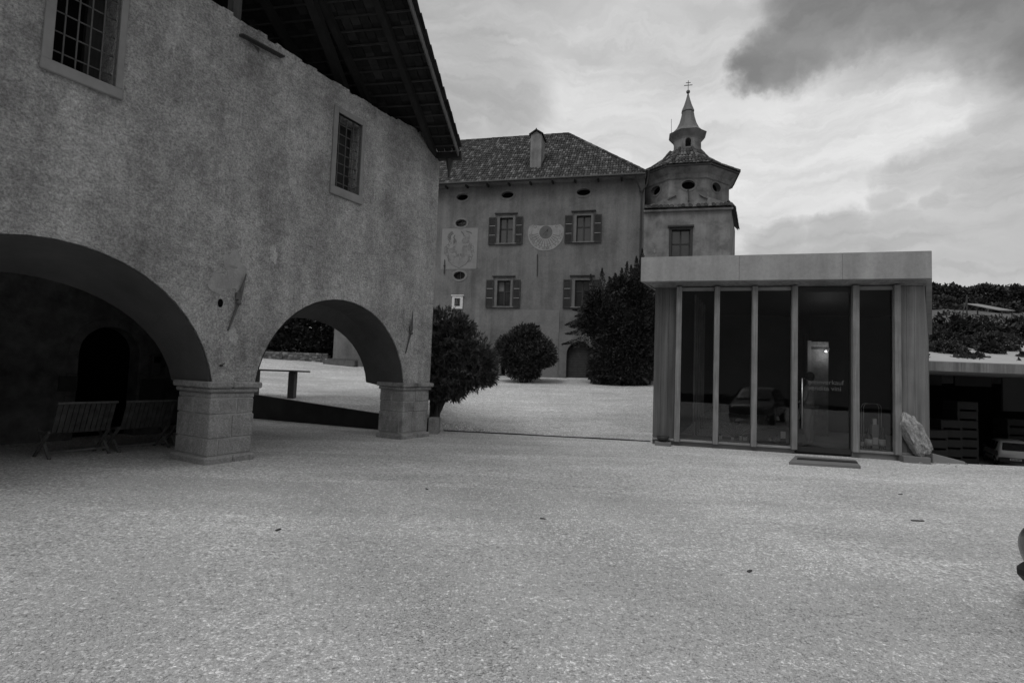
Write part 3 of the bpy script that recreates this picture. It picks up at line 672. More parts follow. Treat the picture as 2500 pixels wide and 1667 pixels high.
def casement(u0, u1, z0, z1, sh, curt, parent=house, surround=m_surround, lint=True):
    w = MB().box(u0-.13, u0, -.025, .10, z0, z1+.1).box(u1, u1+.13, -.025, .10, z0, z1+.1).box(u0, u1, -.025, .10, z1, z1+.1).build('window', surround, parent, bevel=.005)
    MB().box(u0-.22, u1+.22, -.10, .1, z0-.07, z0-.003).build('sill', surround, w, bevel=.01)
    if lint: MB().box(u0-.30, u1+.26, -.11, .0, z1+.22, z1+.27, .006).build('drip_ledge', m_iron, w)
    um = (u0+u1)/2; zm = z0+(z1-z0)*.58
    fr = MB().box(u0, u0+.045, .16, .22, z0, z1).box(u1-.045, u1, .16, .22, z0, z1).box(u0+.045, u1-.045, .16, .22, z0, z0+.05).box(u0+.045, u1-.045, .16, .22, z1-.05, z1).box(um-.04, um+.04, .155, .225, z0+.05, z1-.05).box(u0+.045, um-.04, .16, .22, zm-.035, zm+.035).box(um+.04, u1-.045, .16, .22, zm-.035, zm+.035).build('frame', m_frame, w)
    for i, (a, b) in enumerate(((u0+.045, um-.04), (um+.04, u1-.045))):
        for k_, (c, d) in enumerate(((z0+.05, zm-.035), (zm+.035, z1-.05))):
            MB().box(a, b, .19, .20, c, d).build('pane', m_curtain if (curt and i == 0 and k_ == 1) else m_pane, w)
    if sh:
        shutter(w, u0-.64, u0-.20, z0-.07, z1+.03); 
        shutter(w, u1+.16, u1+.58, z0-.07, z1+.03)
    return w
for a, b, c, d, k_, l_ in WN: casement(a, b, c, d, k_, l_)
# arched cellar door with boards
ds = MB()
n = len(DPT); outer = [(3.765+(u-3.765)*1.30, 2.78+(z-2.78)*1.30) for u, z in DPT]
for y0 in (0,):
    vs = [(u, -.04, z) for u, z in outer]+[(u, -.04, z) for u, z in DPT]+[(u, .2, z) for u, z in DPT]+[(u, .003, z) for u, z in outer]
    fs = [(q, q+1, n+q+1, n+q) for q in range(n-1)]+[(n+q, n+q+1, 2*n+q+1, 2*n+q) for q in range(n-1)]+[(3*n+q, 3*n+q+1, q+1, q) for q in range(n-1)]
    ds.add(vs, fs)
door = ds.build('arched_door', m_surround, house)
for s_ in (-1, 1):
    for i in range(3):
        a = 3.765+s_*.685; MB().box(min(a, a+s_*.205), max(a, a+s_*.205), -.04, .2, 1.2+.53*i+.004, 1.2+.53*(i+1)-.004).build('jamb_stone', m_surround, door, bevel=.01)
for i in range(15):
    z0 = 1.42+i*.136; zc = z0+.13; hw_ = .685 if zc <= 2.78 else math.sqrt(max(.01, .685**2-(zc-2.78)**2))
    MB().box(3.765-hw_, 3.765+hw_, .25, .29+random.uniform(0, .012), z0, z0+.128).build('board', m_shutter, door)
MB().box(3.0, 4.5, .32, .34, 1.2, 3.5).build('door_backing', m_black, door)
MB().box(-.60, -.33, .30, .34, 1.2, 2.12).build('cellar_hatch', m_black, house)
# roof
OH = .42; DR = 5.05; ZR = ZE+1.0*(DR+.42)*.90
e0, e1, r1, r0 = (UL-OH, -OH, ZE), (UR+.06, -OH, ZE), (UR-DR+.1, DR, ZR), (UL+DR, DR, ZR)
b0_, b1_ = (UL-OH, 10.1+OH, ZE), (UR+.06, 10.1+OH, ZE)
rf = MB(); rf.add([e0, e1, r1, r0, b0_, b1_], [(0, 1, 2, 3), (1, 5, 2), (5, 4, 3, 2), (4, 0, 3), (0, 4, 5, 1)])
mroof = rf.build('roof', m_tile, house)
tm = MB(); up_ = .02
tiles(tm, (e0[0], e0[1], ZE+up_), (e1[0], e1[1], ZE+up_), (r1[0], r1[1], ZR+up_), (r0[0], r0[1], ZR+up_), .15, .34)
tm.build('roof_tiles', m_tile, mroof, kind='stuff')
ht = MB(); tiles(ht, (e1[0], e1[1], ZE+up_), (b1_[0], b1_[1], ZE+up_), (r1[0], r1[1]+.01, ZR+up_), (r1[0], r1[1], ZR+up_), .15, .34); ht.build('hip_tiles', m_tile, mroof, kind='stuff')
def ridge(a, b, parent, r=.11, l=.36):
    a, b = Vector(a), Vector(b); n = int((b-a).length/l); m = MB()
    for i in range(n):
        p, q = a.lerp(b, i/n), a.lerp(b, (i+1.08)/n); m.tube([p, q], [r*random.uniform(.9, 1.05), r*.85], 7)
    return m.build('ridge_tiles', m_tile, parent)
ridge((r0[0], r0[1], ZR+.06), (r1[0], r1[1], ZR+.06), mroof); ridge((e1[0]+.02, e1[1]-.02, ZE+.08), (r1[0], r1[1], ZR+.06), mroof)
MB().box(UL-OH, UR+.05, -OH-.01, 0, ZE-.10, ZE-.012).build('eaves_soffit', m_facade, house)
MB().tube([(UL-OH, -OH-.07, ZE-.02), (UR+.02, -OH-.07, ZE-.02)], .065, 8).build('gutter', m_iron, house)
for u in np.arange(-10.5, 7, 1.25): MB().box(u, u+.09, -OH+.02, -.02, ZE-.2, ZE-.102).build('rafter_end', m_timber, house)
# chimney
ch = MB().box(.50, 1.14, .75, 1.85, 13.0, 15.55).build('chimney', gm('chimney_plaster', .20, .2, 2, 8, .95, .5, 20, .01, streak=.5, stain=.3, stscale=1.5), house, bevel=.015)
MB().prism([(.40, 15.55), (.82, 15.82), (1.24, 15.55), (1.24, 15.50), (.82, 15.76), (.40, 15.50)], 1, .66, 1.95).build('chimney_cap', m_tile, ch)
MB().prism([(.52, 15.5), (.82, 15.72), (1.12, 15.5)], 1, .76, 1.84).build('cap_gable', m_tower, ch)
MB().box(.42, 1.12, .56, .75, 13.28, 13.40, .01).build('flashing', m_fresco, ch); MB().ball((.82, .7, 15.83), (.04, .04, .05), 8, 6).build('finial', m_tile, ch)
# hoppers and downpipe at the junction with the tower
dpp = MB().tube([(6.86, -.16, 11.35), (6.85, -.16, 1.5)], .05, 8).build('downpipe', m_iron, house)
MB().lathe([(.05, 0), (.06, .2), (.13, .32), (.13, .40)], (6.86, -.16, 11.25), 10).build('hopper', m_iron, dpp)
MB().tube([(6.55, -.45, 12.30), (6.62, -.35, 12.0), (6.82, -.18, 11.6)], .045, 8).build('branch_pipe', m_iron, dpp); MB().tube([(7.2, -.3, 12.6), (7.12, -.25, 11.9), (6.92, -.18, 11.62)], .045, 8).build('branch_pipe', m_iron, dpp)
for z in (9.5, 7.0, 4.5, 2.5): MB().lathe([(.07, 0), (.07, .04)], (6.85, -.16, z), 10).build('pipe_clip', m_iron, dpp)
# plaster patch and iron rods
MB().box(.03, 2.50, -.012, .004, 1.2, 5.17).build('plaster_panel', m_patch, house)
MB().box(2.50, 2.62, -.028, .004, 1.2, 5.17).build('pilaster_strip', m_patch, house)
MB().tube([(1.31, -.05, 7.05), (1.28, -.05, 8.29)], .025, 6).build('tie_rod', m_iron, house); MB().tube([(-4.18, -.06, 7.22), (-4.18, -.06, 8.05)], .025, 6).ball((-4.18, -.07, 7.70), .06, 8, 6).build('tie_rod', m_iron, house)
# heraldic fresco
fr = MB().box(-4.42, -2.25, -.012, .004, 7.50, 9.89).build('wall_painting', m_fresco, house, label='faded pale painted panel with a heraldic emblem')
Y = -.016
def flat(m, pts, y=Y): m.add([(u, y, z) for u, z in pts], [tuple(range(len(pts)))]); return m
def stroke(m, pts, w, y=Y):
    for (a, b), (c, d) in zip(pts, pts[1:]):
        dx, dz = c-a, d-b; l_ = math.hypot(dx, dz) or 1; nx, nz = -dz/l_*w/2, dx/l_*w/2
        m.add([(a+nx, y, b+nz), (a-nx, y, b-nz), (c-nx, y, d-nz), (c+nx, y, d+nz)], [(0, 1, 2, 3)])
    return m
sh = MB(); flat(sh, [(-4.0, 8.35), (-2.72, 8.35), (-2.70, 8.05), (-2.9, 7.78), (-3.32, 7.56), (-3.75, 7.76), (-3.98, 8.02)], -.0145); sh.build('shield', gm('fresco_shield', .215, .2, 5, 6, .95, 0), fr)
bl = MB()
for (u, z, a, b) in [(-3.02, 8.55, .17, .36), (-3.0, 9.15, .2, .18), (-2.86, 9.35, .16, .22), (-3.62, 9.0, .13, .3), (-3.75, 8.6, .2, .16), (-3.2, 8.1, .13, .2), (-2.72, 8.75, .12, .2), (-4.15, 8.72, .12, .14)]:
    flat(bl, ell(u, z, a, b, 0, 0, 14), -.0165-random.random()*.002)
bl.build('painted_field', gm('fresco_patchy', .19, .4, 4, 8, .95, 0), fr)
ln = MB()
for i in range(8):   # plume strokes of the left crest
    a = R(95+i*17); stroke(ln, [(-3.72+.16*math.cos(a), 9.38+.16*math.sin(a)), (-3.72+.28*math.cos(a+.1), 9.38+.28*math.sin(a+.1)), (-3.72+.36*math.cos(a+.3), 9.38+.36*math.sin(a+.3))], .035, -.020)
stroke(ln, [(-3.62, 9.5), (-3.7, 9.36), (-3.6, 9.2), (-3.66, 9.0)], .05, -.020); stroke(ln, [(-3.25, 9.7), (-3.12, 9.55), (-3.05, 9.4)], .04, -.02); stroke(ln, [(-2.95, 9.7), (-2.7, 9.62), (-2.6, 9.55)], .04, -.02)
def scroll(cx, cz, r, turn, ph):
    stroke(ln2, [(cx+r*(1-t/14)*math.cos(ph+turn*t*.55), cz+r*(1-t/14)*math.sin(ph+turn*t*.55)) for t in range(13)], .022, -.0205)
ln2 = MB()
for i in range(15):
    s_ = -1 if i % 2 else 1; f = i/14; scroll(-3.32+s_*(.45+.28*math.sin(f*3)+.1*random.random()), 9.1-f*1.15, random.uniform(.09, .17), s_, random.uniform(0, 6))
stroke(ln2, [(-4.0, 8.35), (-3.98, 8.02), (-3.75, 7.76), (-3.32, 7.56), (-2.9, 7.78), (-2.70, 8.05), (-2.72, 8.35)], .03, -.0205)
for i in range(9): scroll(random.uniform(-3.7, -2.9), random.uniform(8.2, 9.2), random.uniform(.06, .13), random.choice((-1, 1)), random.uniform(0, 6))
ln.build('painted_plumes', m_fresco3, fr); ln2.build('painted_mantling', m_fresco2, fr)
# sundial
cu, cz = 1.71, 9.50
sdm = MB(); pts = [(cu+1.02*math.cos(R(a)), cz+1.02*math.sin(R(a))) for a in range(-200, 21, 8)]; pts = [(cu-.62, cz+.44), (cu-.80, cz+.46)]+pts+[(cu+.80, cz+.46), (cu+.62, cz+.44), (cu+.36, cz+.40), (cu-.36, cz+.40)]
sdm.prism(pts, 1, -.014, .003); sdl = sdm.build('sundial', m_dial, house, label='pale painted sundial shaped like a scallop')
dsc = MB(); dsc.prism(ell(cu, cz+.02, .37, .37, 0, 0, 26), 1, -.018, -.0142); dsc.build('dial_centre', gm('dial_grey', .12, .15, 6, 6, .95, .2, 20, .005), sdl)
hl = MB()
for a in range(-172, -7, 13): stroke(hl, [(cu+.42*math.cos(R(a)), cz+.42*math.sin(R(a))), (cu+.80*math.cos(R(a)), cz+.80*math.sin(R(a)))], .026, -.0165)
stroke(hl, [(cu+.80*math.cos(R(a)), cz+.80*math.sin(R(a))) for a in range(-190, 11, 8)], .016, -.0168); stroke(hl, [(cu+.55*math.cos(R(a)), cz-.12+.55*math.sin(R(a))) for a in range(-170, -9, 8)], .012, -.0170)
for s_ in (-1, 1): stroke(hl, [(cu+s_*(.62+.13*(1-t/12)*math.cos(t*.7)), cz+.33+.13*(1-t/12)*math.sin(t*.7)) for t in range(11)], .018, -.0168)
hl.build('hour_lines', m_fresco3, sdl)
def text(body, size, loc, parent, mat, rot=(R(90), 0, 0), name='lettering', align='CENTER', ext=.0):
    cu_ = bpy.data.curves.new(name, 'FONT'); cu_.body = body; cu_.size = size; cu_.align_x = align; cu_.align_y = 'CENTER'; cu_.extrude = ext
    cu_.materials.append(mat); t_ = bpy.data.objects.new('t', cu_); COL.objects.link(t_); bpy.context.view_layer.update(); me = bpy.data.meshes.new_from_object(t_.evaluated_get(bpy.context.evaluated_depsgraph_get())); me.name = name; bpy.data.objects.remove(t_); bpy.data.curves.remove(cu_)
    o = bpy.data.objects.new(name, me); COL.objects.link(o); o.parent = parent; o.location = loc; o.rotation_euler = rot; return o
for i, t in enumerate(['VI', 'VII', 'VIII', 'IX', 'X', 'XI', 'XII', 'I', 'II', 'III', 'IV', 'V']):
    a = R(-172+i*15); text(t, .17, (cu+.90*math.cos(a), -.0175, cz+.90*math.sin(a)), sdl, m_fresco3, (R(90), R(-(math.degrees(a)+90)), 0), 'hour_numeral')
MB().tube([(cu+.12, -.03, cz+.20), (cu-.12, -.16, cz-.14)], .014, 6).build('gnomon', m_iron, sdl)
# shrine
s0 = MB().box(-3.62, -2.97, -.07, .0, 5.20, 5.35).box(-3.62, -3.47, -.07, 0, 5.35, 5.80).box(-3.12, -2.97, -.07, 0, 5.35, 5.80).box(-3.62, -2.97, -.07, 0, 5.80, 5.93).build('wall_shrine', gm('shrine_white', .62, .06, 4, 5, .8, 0), house, label='small white framed niche holding a dark figurine')
MB().box(-3.68, -2.91, -.11, -.005, 5.932, 5.99).build('cornice', gm('shrine_white', .62), s0, bevel=.01)
MB().box(-3.47, -3.12, .10, .14, 5.35, 5.80).build('niche_back', gm('niche_pale', .4, .1, 5, 3, .9, 0), s0)
MB().lathe([(.10, 0), (.085, .1), (.07, .2), (.05, .26), (.055, .30), (.04, .36), (.01, .40)], (-3.295, .02, 5.36), 10).build('figurine', m_iron, s0, smooth=True)

# ================================================================== TOWER
tower = empty('chapel_tower', (0, 30, 0), FH, label='octagonal chapel tower with a belfry lantern, metal spire and cross', cat='tower')
pl = [(7.022, .004), (11.37, .0), (12.3, 4.6), (11.5, 7.0), (7.022, 7.0)]
tb = MB().prism(pl, 2, -.5, 10.55).build('lower_wall', m_tower); boolean(tb, MB().box(8.45, 9.38, -.2, .3, 7.7, 9.50).build('c', m_tower)); tb.parent = tower
MB().prism([(11.375, -.012), (11.60, .9), (11.35, .9), (11.2, -.012)], 2, -.4, 10.5).build('corner_strip', m_tower, tower) if False else None
casement(8.45, 9.38, 7.72, 9.48, 0, 0, tower, m_frame, False)
MB().box(8.25, 9.56, -.12, .02, 9.60, 9.70).build('window_cornice', m_frame, tower, bevel=.01)
c0, cy = 9.20, 2.26
def octo(ap, z, ph=0): 
    r_ = ap/math.cos(math.pi/8); return [(c0+r_*math.sin(math.pi/8+k_*math.pi/4), cy-r_*math.cos(math.pi/8+k_*math.pi/4), z) for k_ in range(8)]
def octa(rings, name, mat, parent, cap=True):
    m = MB(); vs = []; n = 8
    for ap, z in rings: vs += octo(ap, z)
    fs = [(i*n+k_, i*n+(k_+1) % n, (i+1)*n+(k_+1) % n, (i+1)*n+k_) for i in range(len(rings)-1) for k_ in range(n)]
    if cap: fs += [tuple(range(n))[::-1], tuple((len(rings)-1)*n+k_ for k_ in range(n))]
    m.add(vs, fs); return m.build(name, mat, parent)
drum = octa([(2.26, 10.3), (2.26, 12.5)], 'drum', m_tower, None)
cutd = MB()
def facept(k_, a, z, y):    # point on drum face k (0 = front): a along the face, y inward
    t = k_*math.pi/4; ux, uy = math.cos(t), math.sin(t); nx, ny = math.sin(t), -math.cos(t); ap = 2.26-y
    return (c0+nx*ap+ux*a, cy+ny*ap+uy*a, z)
OD = [(0, .05, 11.86), (1, -.12, 11.86), (7, 0, 11.86)]
for k_, a, z in OD:
    n = 22; vs = [facept(k_, a+.34*math.cos(2*math.pi*i/n), z+.245*math.sin(2*math.pi*i/n), y) for y in (-.2, .3) for i in range(n)]
    cutd.add(vs, [tuple(range(n))[::-1], tuple(range(n, 2*n))]+[(i, (i+1) % n, n+(i+1) % n, n+i) for i in range(n)])
boolean(drum, cutd.build('c', m_tower)); drum.parent = tower
for k_, a, z in OD:
    n = 22; m = MB(); vs = [facept(k_, a+q*math.cos(2*math.pi*i/n), z+q2*math.sin(2*math.pi*i/n), y) for q, q2, y in ((.45, .345, -.02), (.34, .245, -.02), (.34, .245, .1), (.45, .345, .005)) for i in range(n)]
    m.add(vs, [f for i in range(n) for f in ((i, (i+1) % n, n+(i+1) % n, n+i), (n+i, n+(i+1) % n, 2*n+(i+1) % n, 2*n+i), (3*n+i, 3*n+(i+1) % n, (i+1) % n, i))])
    w = m.build('oval_window', m_surround, tower)
    m = MB(); vs = [facept(k_, a+.34*math.cos(2*math.pi*i/n), z+.245*math.sin(2*math.pi*i/n), .24) for i in range(n)]; m.add(vs, [tuple(range(n))]); m.build('pane', m_black, w)
MB().tube([(9.24, -.10, 11.50), (9.27, -.10, 10.98)], .02, 6).ball((9.27, -.1, 10.97), .05, 8, 6).ball((9.23, -.1, 11.54), .045, 8, 6).build('bell_pull', m_iron, tower)
octa([(2.29, 12.18), (2.33, 12.23), (2.34, 12.45), (2.52, 12.62), (2.66, 12.70), (2.66, 12.74)], 'cornice', m_tower, tower)
octa([(2.74, 12.742), (2.74, 12.83)], 'eaves_fascia', m_iron, tower)
RO = [(2.76, 12.83), (1.80, 13.42), (1.18, 13.92), (.80, 14.45)]
tr = octa(RO, 'tower_roof', m_tile, tower)
tt = MB()
for (a0, z0), (a1, z1) in zip(RO, RO[1:]):
    A, B = octo(a0, z0), octo(a1, z1)
    for k_ in (7, 0, 1, 2, 6): tiles(tt, A[k_-1 if False else k_-1], A[k_], B[k_], B[k_-1], .19, .34) if False else tiles(tt, A[(k_-1) % 8], A[k_ % 8], B[k_ % 8], B[(k_-1) % 8], .17, .32)
tt.build('roof_tiles', m_tile, tr, kind='stuff')
hp = MB()
for k_ in range(8):
    for (a0, z0), (a1, z1) in zip(RO, RO[1:]):
        A, B = Vector(octo(a0, z0)[k_]), Vector(octo(a1, z1)[k_]); n = max(2, int((B-A).length/.33))
        for i in range(n): hp.tube([A.lerp(B, i/n)+Vector((0, 0, .05)), A.lerp(B, (i+1.05)/n)+Vector((0, 0, .05))], [.10, .085], 6)
hp.build('hip_tiles', m_tile, tr)
# small roofs on the corners of the square base
sk = MB(); sk2 = MB()
def skirt(a, b, c, d):
    sk2.add([a, b, c, d], [(0, 1, 2, 3)]); tiles(sk, a, b, c, d, .19, .3)
skirt((7.0, -.18, 10.60), (11.45, -.18, 10.60), (11.45, .03, 10.82), (7.0, .03, 10.82))
skirt((11.50, -.15, 10.60), (12.50, 4.7, 10.60), (11.45, 3.5, 11.2), (11.3, .8, 11.2))
cf = MB()
cf.add([(7.04, .02, 10.78), (8.27, .02, 10.78), (8.27, .012, 11.22), (6.94, 1.32, 11.0), (7.04, 1.3, 10.5)], [(0, 1, 2, 3), (0, 3, 4)])
cf.add([(11.37, .02, 10.78), (10.13, .02, 10.78), (10.13, .012, 11.22), (11.46, 1.32, 11.0), (11.5, 1.3, 10.5)], [(0, 3, 2, 1), (0, 4, 3)])
cf.build('corner_weathering', m_tower, tower)
sk2.build('skirt_roof', m_tile, tower); sk.build('skirt_roof_tiles', m_tile, tower, kind='stuff')
MB().box(7.0, 11.46, -.14, -.0, 10.46, 10.555).build('string_course', m_tower, tower)
MB().bar((7.62, .66, 10.78), (8.33, -.06, 11.2), .10, .08).bar((8.31, -.05, 11.19), (8.62, -.05, 11.34), .1, .08).build('raking_moulding', m_surround, tower)
MB().bar((10.78, .66, 10.78), (10.09, -.06, 11.14), .10, .08).bar((10.11, -.05, 11.14), (9.83, -.05, 11.32), .1, .08).build('raking_moulding', m_surround, tower)
# lantern
c0s = c0; c0 = 9.32
lan = octa([(.74, 14.1), (.72, 15.14)], 'lantern', m_tower, None)
lc = MB(); ap_ = arch_pts(9.32, 14.95, .155, 14.95, 10); lc.prism([(9.165, 14.60)]+ap_+[(9.475, 14.60)], 1, 1.2, 3.4)
boolean(lan, lc.build('c', m_tower)); lan.parent = tower
octa([(.73, 15.12), (.76, 15.2), (.86, 15.32), (.97, 15.46), (.97, 15.50)], 'lantern_cornice', m_tower, tower)
sp = octa([(1.0, 15.502), (1.0, 15.53), (.78, 15.66), (.60, 15.88), (.46, 16.2), (.37, 16.55), (.31, 16.9)], 'spire', m_copper, tower)
octa([(.34, 16.9), (.34, 16.95), (.21, 17.3), (.11, 17.65), (.045, 17.95), (.03, 18.05)], 'spire_tip', m_copper, sp)
MB().ball((c0, cy, 18.11), .11, 14, 10).build('spire_ball', m_copper, sp, smooth=True)
cr = MB().bar((c0, cy, 18.15), (c0, cy, 18.78), .03).bar((c0-.23, cy, 18.5), (c0+.23, cy, 18.5), .03).bar((c0-.13, cy, 18.65), (c0+.13, cy, 18.65), .028).build('cross', m_iron, sp)
MB().tube([(8.42, 1.8, 15.45), (8.40, 1.8, 16.35)], .012, 5).build('lightning_rod', m_iron, tower)
c0 = c0s
MB().ball((7.6, -.01, 8.35), (.05, .02, .12), 8, 6).build('plaster_scar', gm('pale_scar', .27), tower)
# ================================================================== GLASS PAVILION
PH = R(90-105.8)
shop = empty('glass_pavilion', (3.557, 13.434, 0), PH, label='modern flat-roofed wine shop pavilion of pale concrete, wood posts and dark glass', cat='pavilion')
Lu, Ly, Ru, Ry, LN = .230, .973, .378, .926, 15.0
fo = MB()
def pg(poly, z0, z1, name, mat, parent=None, **k): return MB().prism(poly, 2, z0, z1).build(name, mat, parent or shop, **k)
outer_ = [(-.35, -.40), (5.76, -.40), (5.76+Ru*LN, -.4+Ry*LN), (-.35+Lu*LN, -.4+Ly*LN)]
# roof slab: fascia band with a shallow soffit that rises towards the glass
m = MB(); T = .14
for a_, b_ in ((-.35, 1.9), (1.904, 4.05), (4.054, 5.76)):
    MB().hexa([(a_, -.40, 3.98), (b_, -.40, 3.98), (b_ if b_ < 5 else 5.70, -.26, 3.98), (a_ if a_ > 0 else -.29, -.26, 3.98), (a_, -.40, 4.58), (b_, -.40, 4.58), (b_ if b_ < 5 else 5.70, -.26, 4.58), (a_ if a_ > 0 else -.29, -.26, 4.58)]).build('fascia_panel', m_conc, shop, bevel=.004)
pg([(5.70, -.26), (5.762, -.396), (5.762+Ru*LN, -.396+Ry*LN), (5.62+Ru*LN, -.26+Ry*LN)], 3.975, 4.575, 'side_fascia', m_conc)
pg([(-.352, -.396), (-.29, -.26), (-.22+Lu*LN, -.26+Ly*LN), (-.352+Lu*LN, -.396+Ly*LN)], 3.98, 4.58, 'side_fascia', m_conc)
m.hexa([(-.29, -.262, 3.982), (5.70, -.262, 3.982), (5.86, .1, 3.885), (0, .1, 3.885), (-.29, -.262, 4.1), (5.70, -.262, 4.1), (5.86, .1, 4.1), (0, .1, 4.1)]); m.build('soffit', m_conc2, shop)
pg([(-.28, -.25), (5.70, -.255), (5.70+Ru*LN, -.3+Ry*LN), (-.2+Lu*LN, -.3+Ly*LN)], 4.12, 4.40, 'roof', m_conc)
# end panels of board-marked concrete
for i, (a, b) in enumerate(((0.0, .17), (.175, .34), (.345, .505))): MB().box(a, b, .06+random.uniform(0, .006), .16, .17, 3.885).build('end_board', gm('dark_board_concrete', .095, .2, 1, 8, .85, .3, 20, .006, streak=.3, wood=(5, 5, .2)), shop)
for i, (a, b) in enumerate(((5.31, 5.45), (5.455, 5.60), (5.605, 5.80))):
    MB().hexa([(a, .05, .17), (b-.02*(i == 2)*5*.1, .05, .17), (b-.04*(i == 2), .18, .17), (a, .18, .17), (a, .05, 3.885), (b, .05, 3.885), (b, .18, 3.885), (a, .18, 3.885)]).build('end_board', m_conc2, shop)
pg([(5.80, .05), (5.80+Ru*14.5, .05+Ry*14.5), (5.55+Ru*14.5, .05+Ry*14.5), (5.60, .19)], -2.9, 3.98, 'side_wall', m_conc2)
pg([(0.003, .17), (.2, .17), (.2+Lu*14, .1+Ly*14), (Lu*14, .1+Ly*14)], -.3, 3.98, 'side_wall', m_conc2)
pg([(Lu*14, Ly*14), (5.8+Ru*14.3, Ry*14.3), (5.8+Ru*14.5, Ry*14.5), (Lu*14, Ly*14+.2)], -2.9, 3.98, 'rear_wall', m_conc2)
# plinth
MB().box(0.0, 3.19, .03, .3, -.3, .105).build('plinth', m_plinth, shop, bevel=.006); MB().box(4.36, 5.62, .0, .3, -.3, .125).build('plinth', m_plinth, shop, bevel=.006)
MB().box(3.195, 4.355, .10, .3, -.3, .05).build('threshold', m_darkp, shop)
# posts, rails, panes
posts = [(.51, .64), (1.395, 1.515), (2.24, 2.36), (3.10, 3.22), (4.35, 4.48), (5.17, 5.295)]
for a, b in posts: MB().box(a, b, -.10, .09, .10 if a < 4 else .13, 3.895).build('post', m_larch, shop, bevel=.006)
segs = [(0.0, .505), (.645, 1.39), (1.52, 2.235), (2.365, 3.095), (4.485, 5.165), (5.30, 5.64)]
for a, b in segs:
    zb = .108 if a < 4 else .128
    MB().box(a, b, -.04, .12, zb, zb+.05).build('bottom_rail', m_larchh, shop, bevel=.004)
for a, b in segs[1:5]:
    MB().box(a, b, -.02, .08, 3.80, 3.88).build('top_rail', m_larchh, shop)
    zb = .16 if a < 4 else .18
    MB().box(a, b, .03, .045, zb, 3.80).build('pane', m_glass, shop)
dr = MB().box(3.225, 4.345, .02, .12, 3.76, 3.885).box(3.225, 4.345, .02, .10, .055, .17).box(3.225, 3.25, .02, .10, .17, 3.76).box(4.32, 4.345, .02, .10, .17, 3.76).build('glass_door', m_darkp, shop)
MB().box(3.25, 4.32, .045, .06, .17, 3.76).build('pane', m_glass, dr)
MB().tube([(3.33, -.03, .58), (3.33, -.03, 1.74)], .016, 10).tube([(3.33, -.03, .92), (3.33, .045, .92)], .009, 6).tube([(3.33, -.03, 1.38), (3.33, .045, 1.38)], .009, 6).build('handle', m_chrome, dr, smooth=True)
text('weinverkauf', .150, (3.47, .0443, 1.665), dr, m_letter, name='lettering', align='LEFT'); text('vendita vini', .150, (3.47, .0443, 1.525), dr, m_letter, name='lettering', align='LEFT')
# interior
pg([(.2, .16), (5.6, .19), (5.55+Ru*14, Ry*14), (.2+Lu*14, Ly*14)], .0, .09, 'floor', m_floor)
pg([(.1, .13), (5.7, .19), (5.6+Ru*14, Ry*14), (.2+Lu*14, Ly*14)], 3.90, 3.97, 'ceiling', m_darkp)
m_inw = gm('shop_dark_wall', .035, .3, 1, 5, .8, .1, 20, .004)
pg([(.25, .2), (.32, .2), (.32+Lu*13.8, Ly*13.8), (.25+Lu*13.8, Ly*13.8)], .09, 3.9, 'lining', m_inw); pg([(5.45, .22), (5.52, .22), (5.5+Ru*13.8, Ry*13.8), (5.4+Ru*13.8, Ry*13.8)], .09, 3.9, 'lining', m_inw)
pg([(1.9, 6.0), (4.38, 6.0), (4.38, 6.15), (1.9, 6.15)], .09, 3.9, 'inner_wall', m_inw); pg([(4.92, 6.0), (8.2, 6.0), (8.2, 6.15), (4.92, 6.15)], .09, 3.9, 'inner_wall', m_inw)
pn = MB().box(4.5, 4.98, 4.2, 4.3, .09, 2.9).build('rubble_panel', m_rubble, shop, label='lit strip of rough stone wall deep inside the shop'); MB().box(4.40, 4.50, 4.12, 4.3, .09, 2.92).build('door_jamb', m_fresco, pn)
MB().box(4.52, 5.0, 4.14, 4.18, 2.66, 2.71).build('rail', m_iron, pn)
for i in range(5): MB().box(1.0+i*.09, 1.05+i*.09, 1.2+i*.5, 1.25+i*.5, .09, 3.9).build('screen_lath', m_larch, shop)
emi = bpy.data.materials.new('lamp_glow'); emi.use_nodes = True; emi.node_tree.nodes['Principled BSDF'].inputs['Emission Color'].default_value = (1, 1, 1, 1); emi.node_tree.nodes['Principled BSDF'].inputs['Emission Strength'].default_value = 9
lamp = tag(MB().ball((0, 0, 0), .022, 10, 8).build('spot_lamp', emi), 'small lit spotlight shining deep inside the glass pavilion', 'lamp')
lamp.matrix_world = root_mat(shop) @ Matrix.Translation((4.86, 4.0, 2.60))
pl_ = bpy.data.lights.new('spot_lamp_light', 'POINT'); pl_.energy = 5; pl_.shadow_soft_size = .05; plo = bpy.data.objects.new('spot_lamp_light', pl_); COL.objects.link(plo); plo.parent = lamp; plo.location = (0, -.12, -.02)
SM = root_mat(shop)
def at_shop(u, y, z): return tuple(SM @ Vector((u, y, z)))
def wthing(name, u, y, z, **k): return empty(name, at_shop(u, y, z), PH, **k)
MB().box(.65, 3.09, .12, .95, .085, .19).build('display_ledge', m_floor, shop); MB().box(4.49, 5.30, .12, .95, .085, .19).build('display_ledge', m_floor, shop)
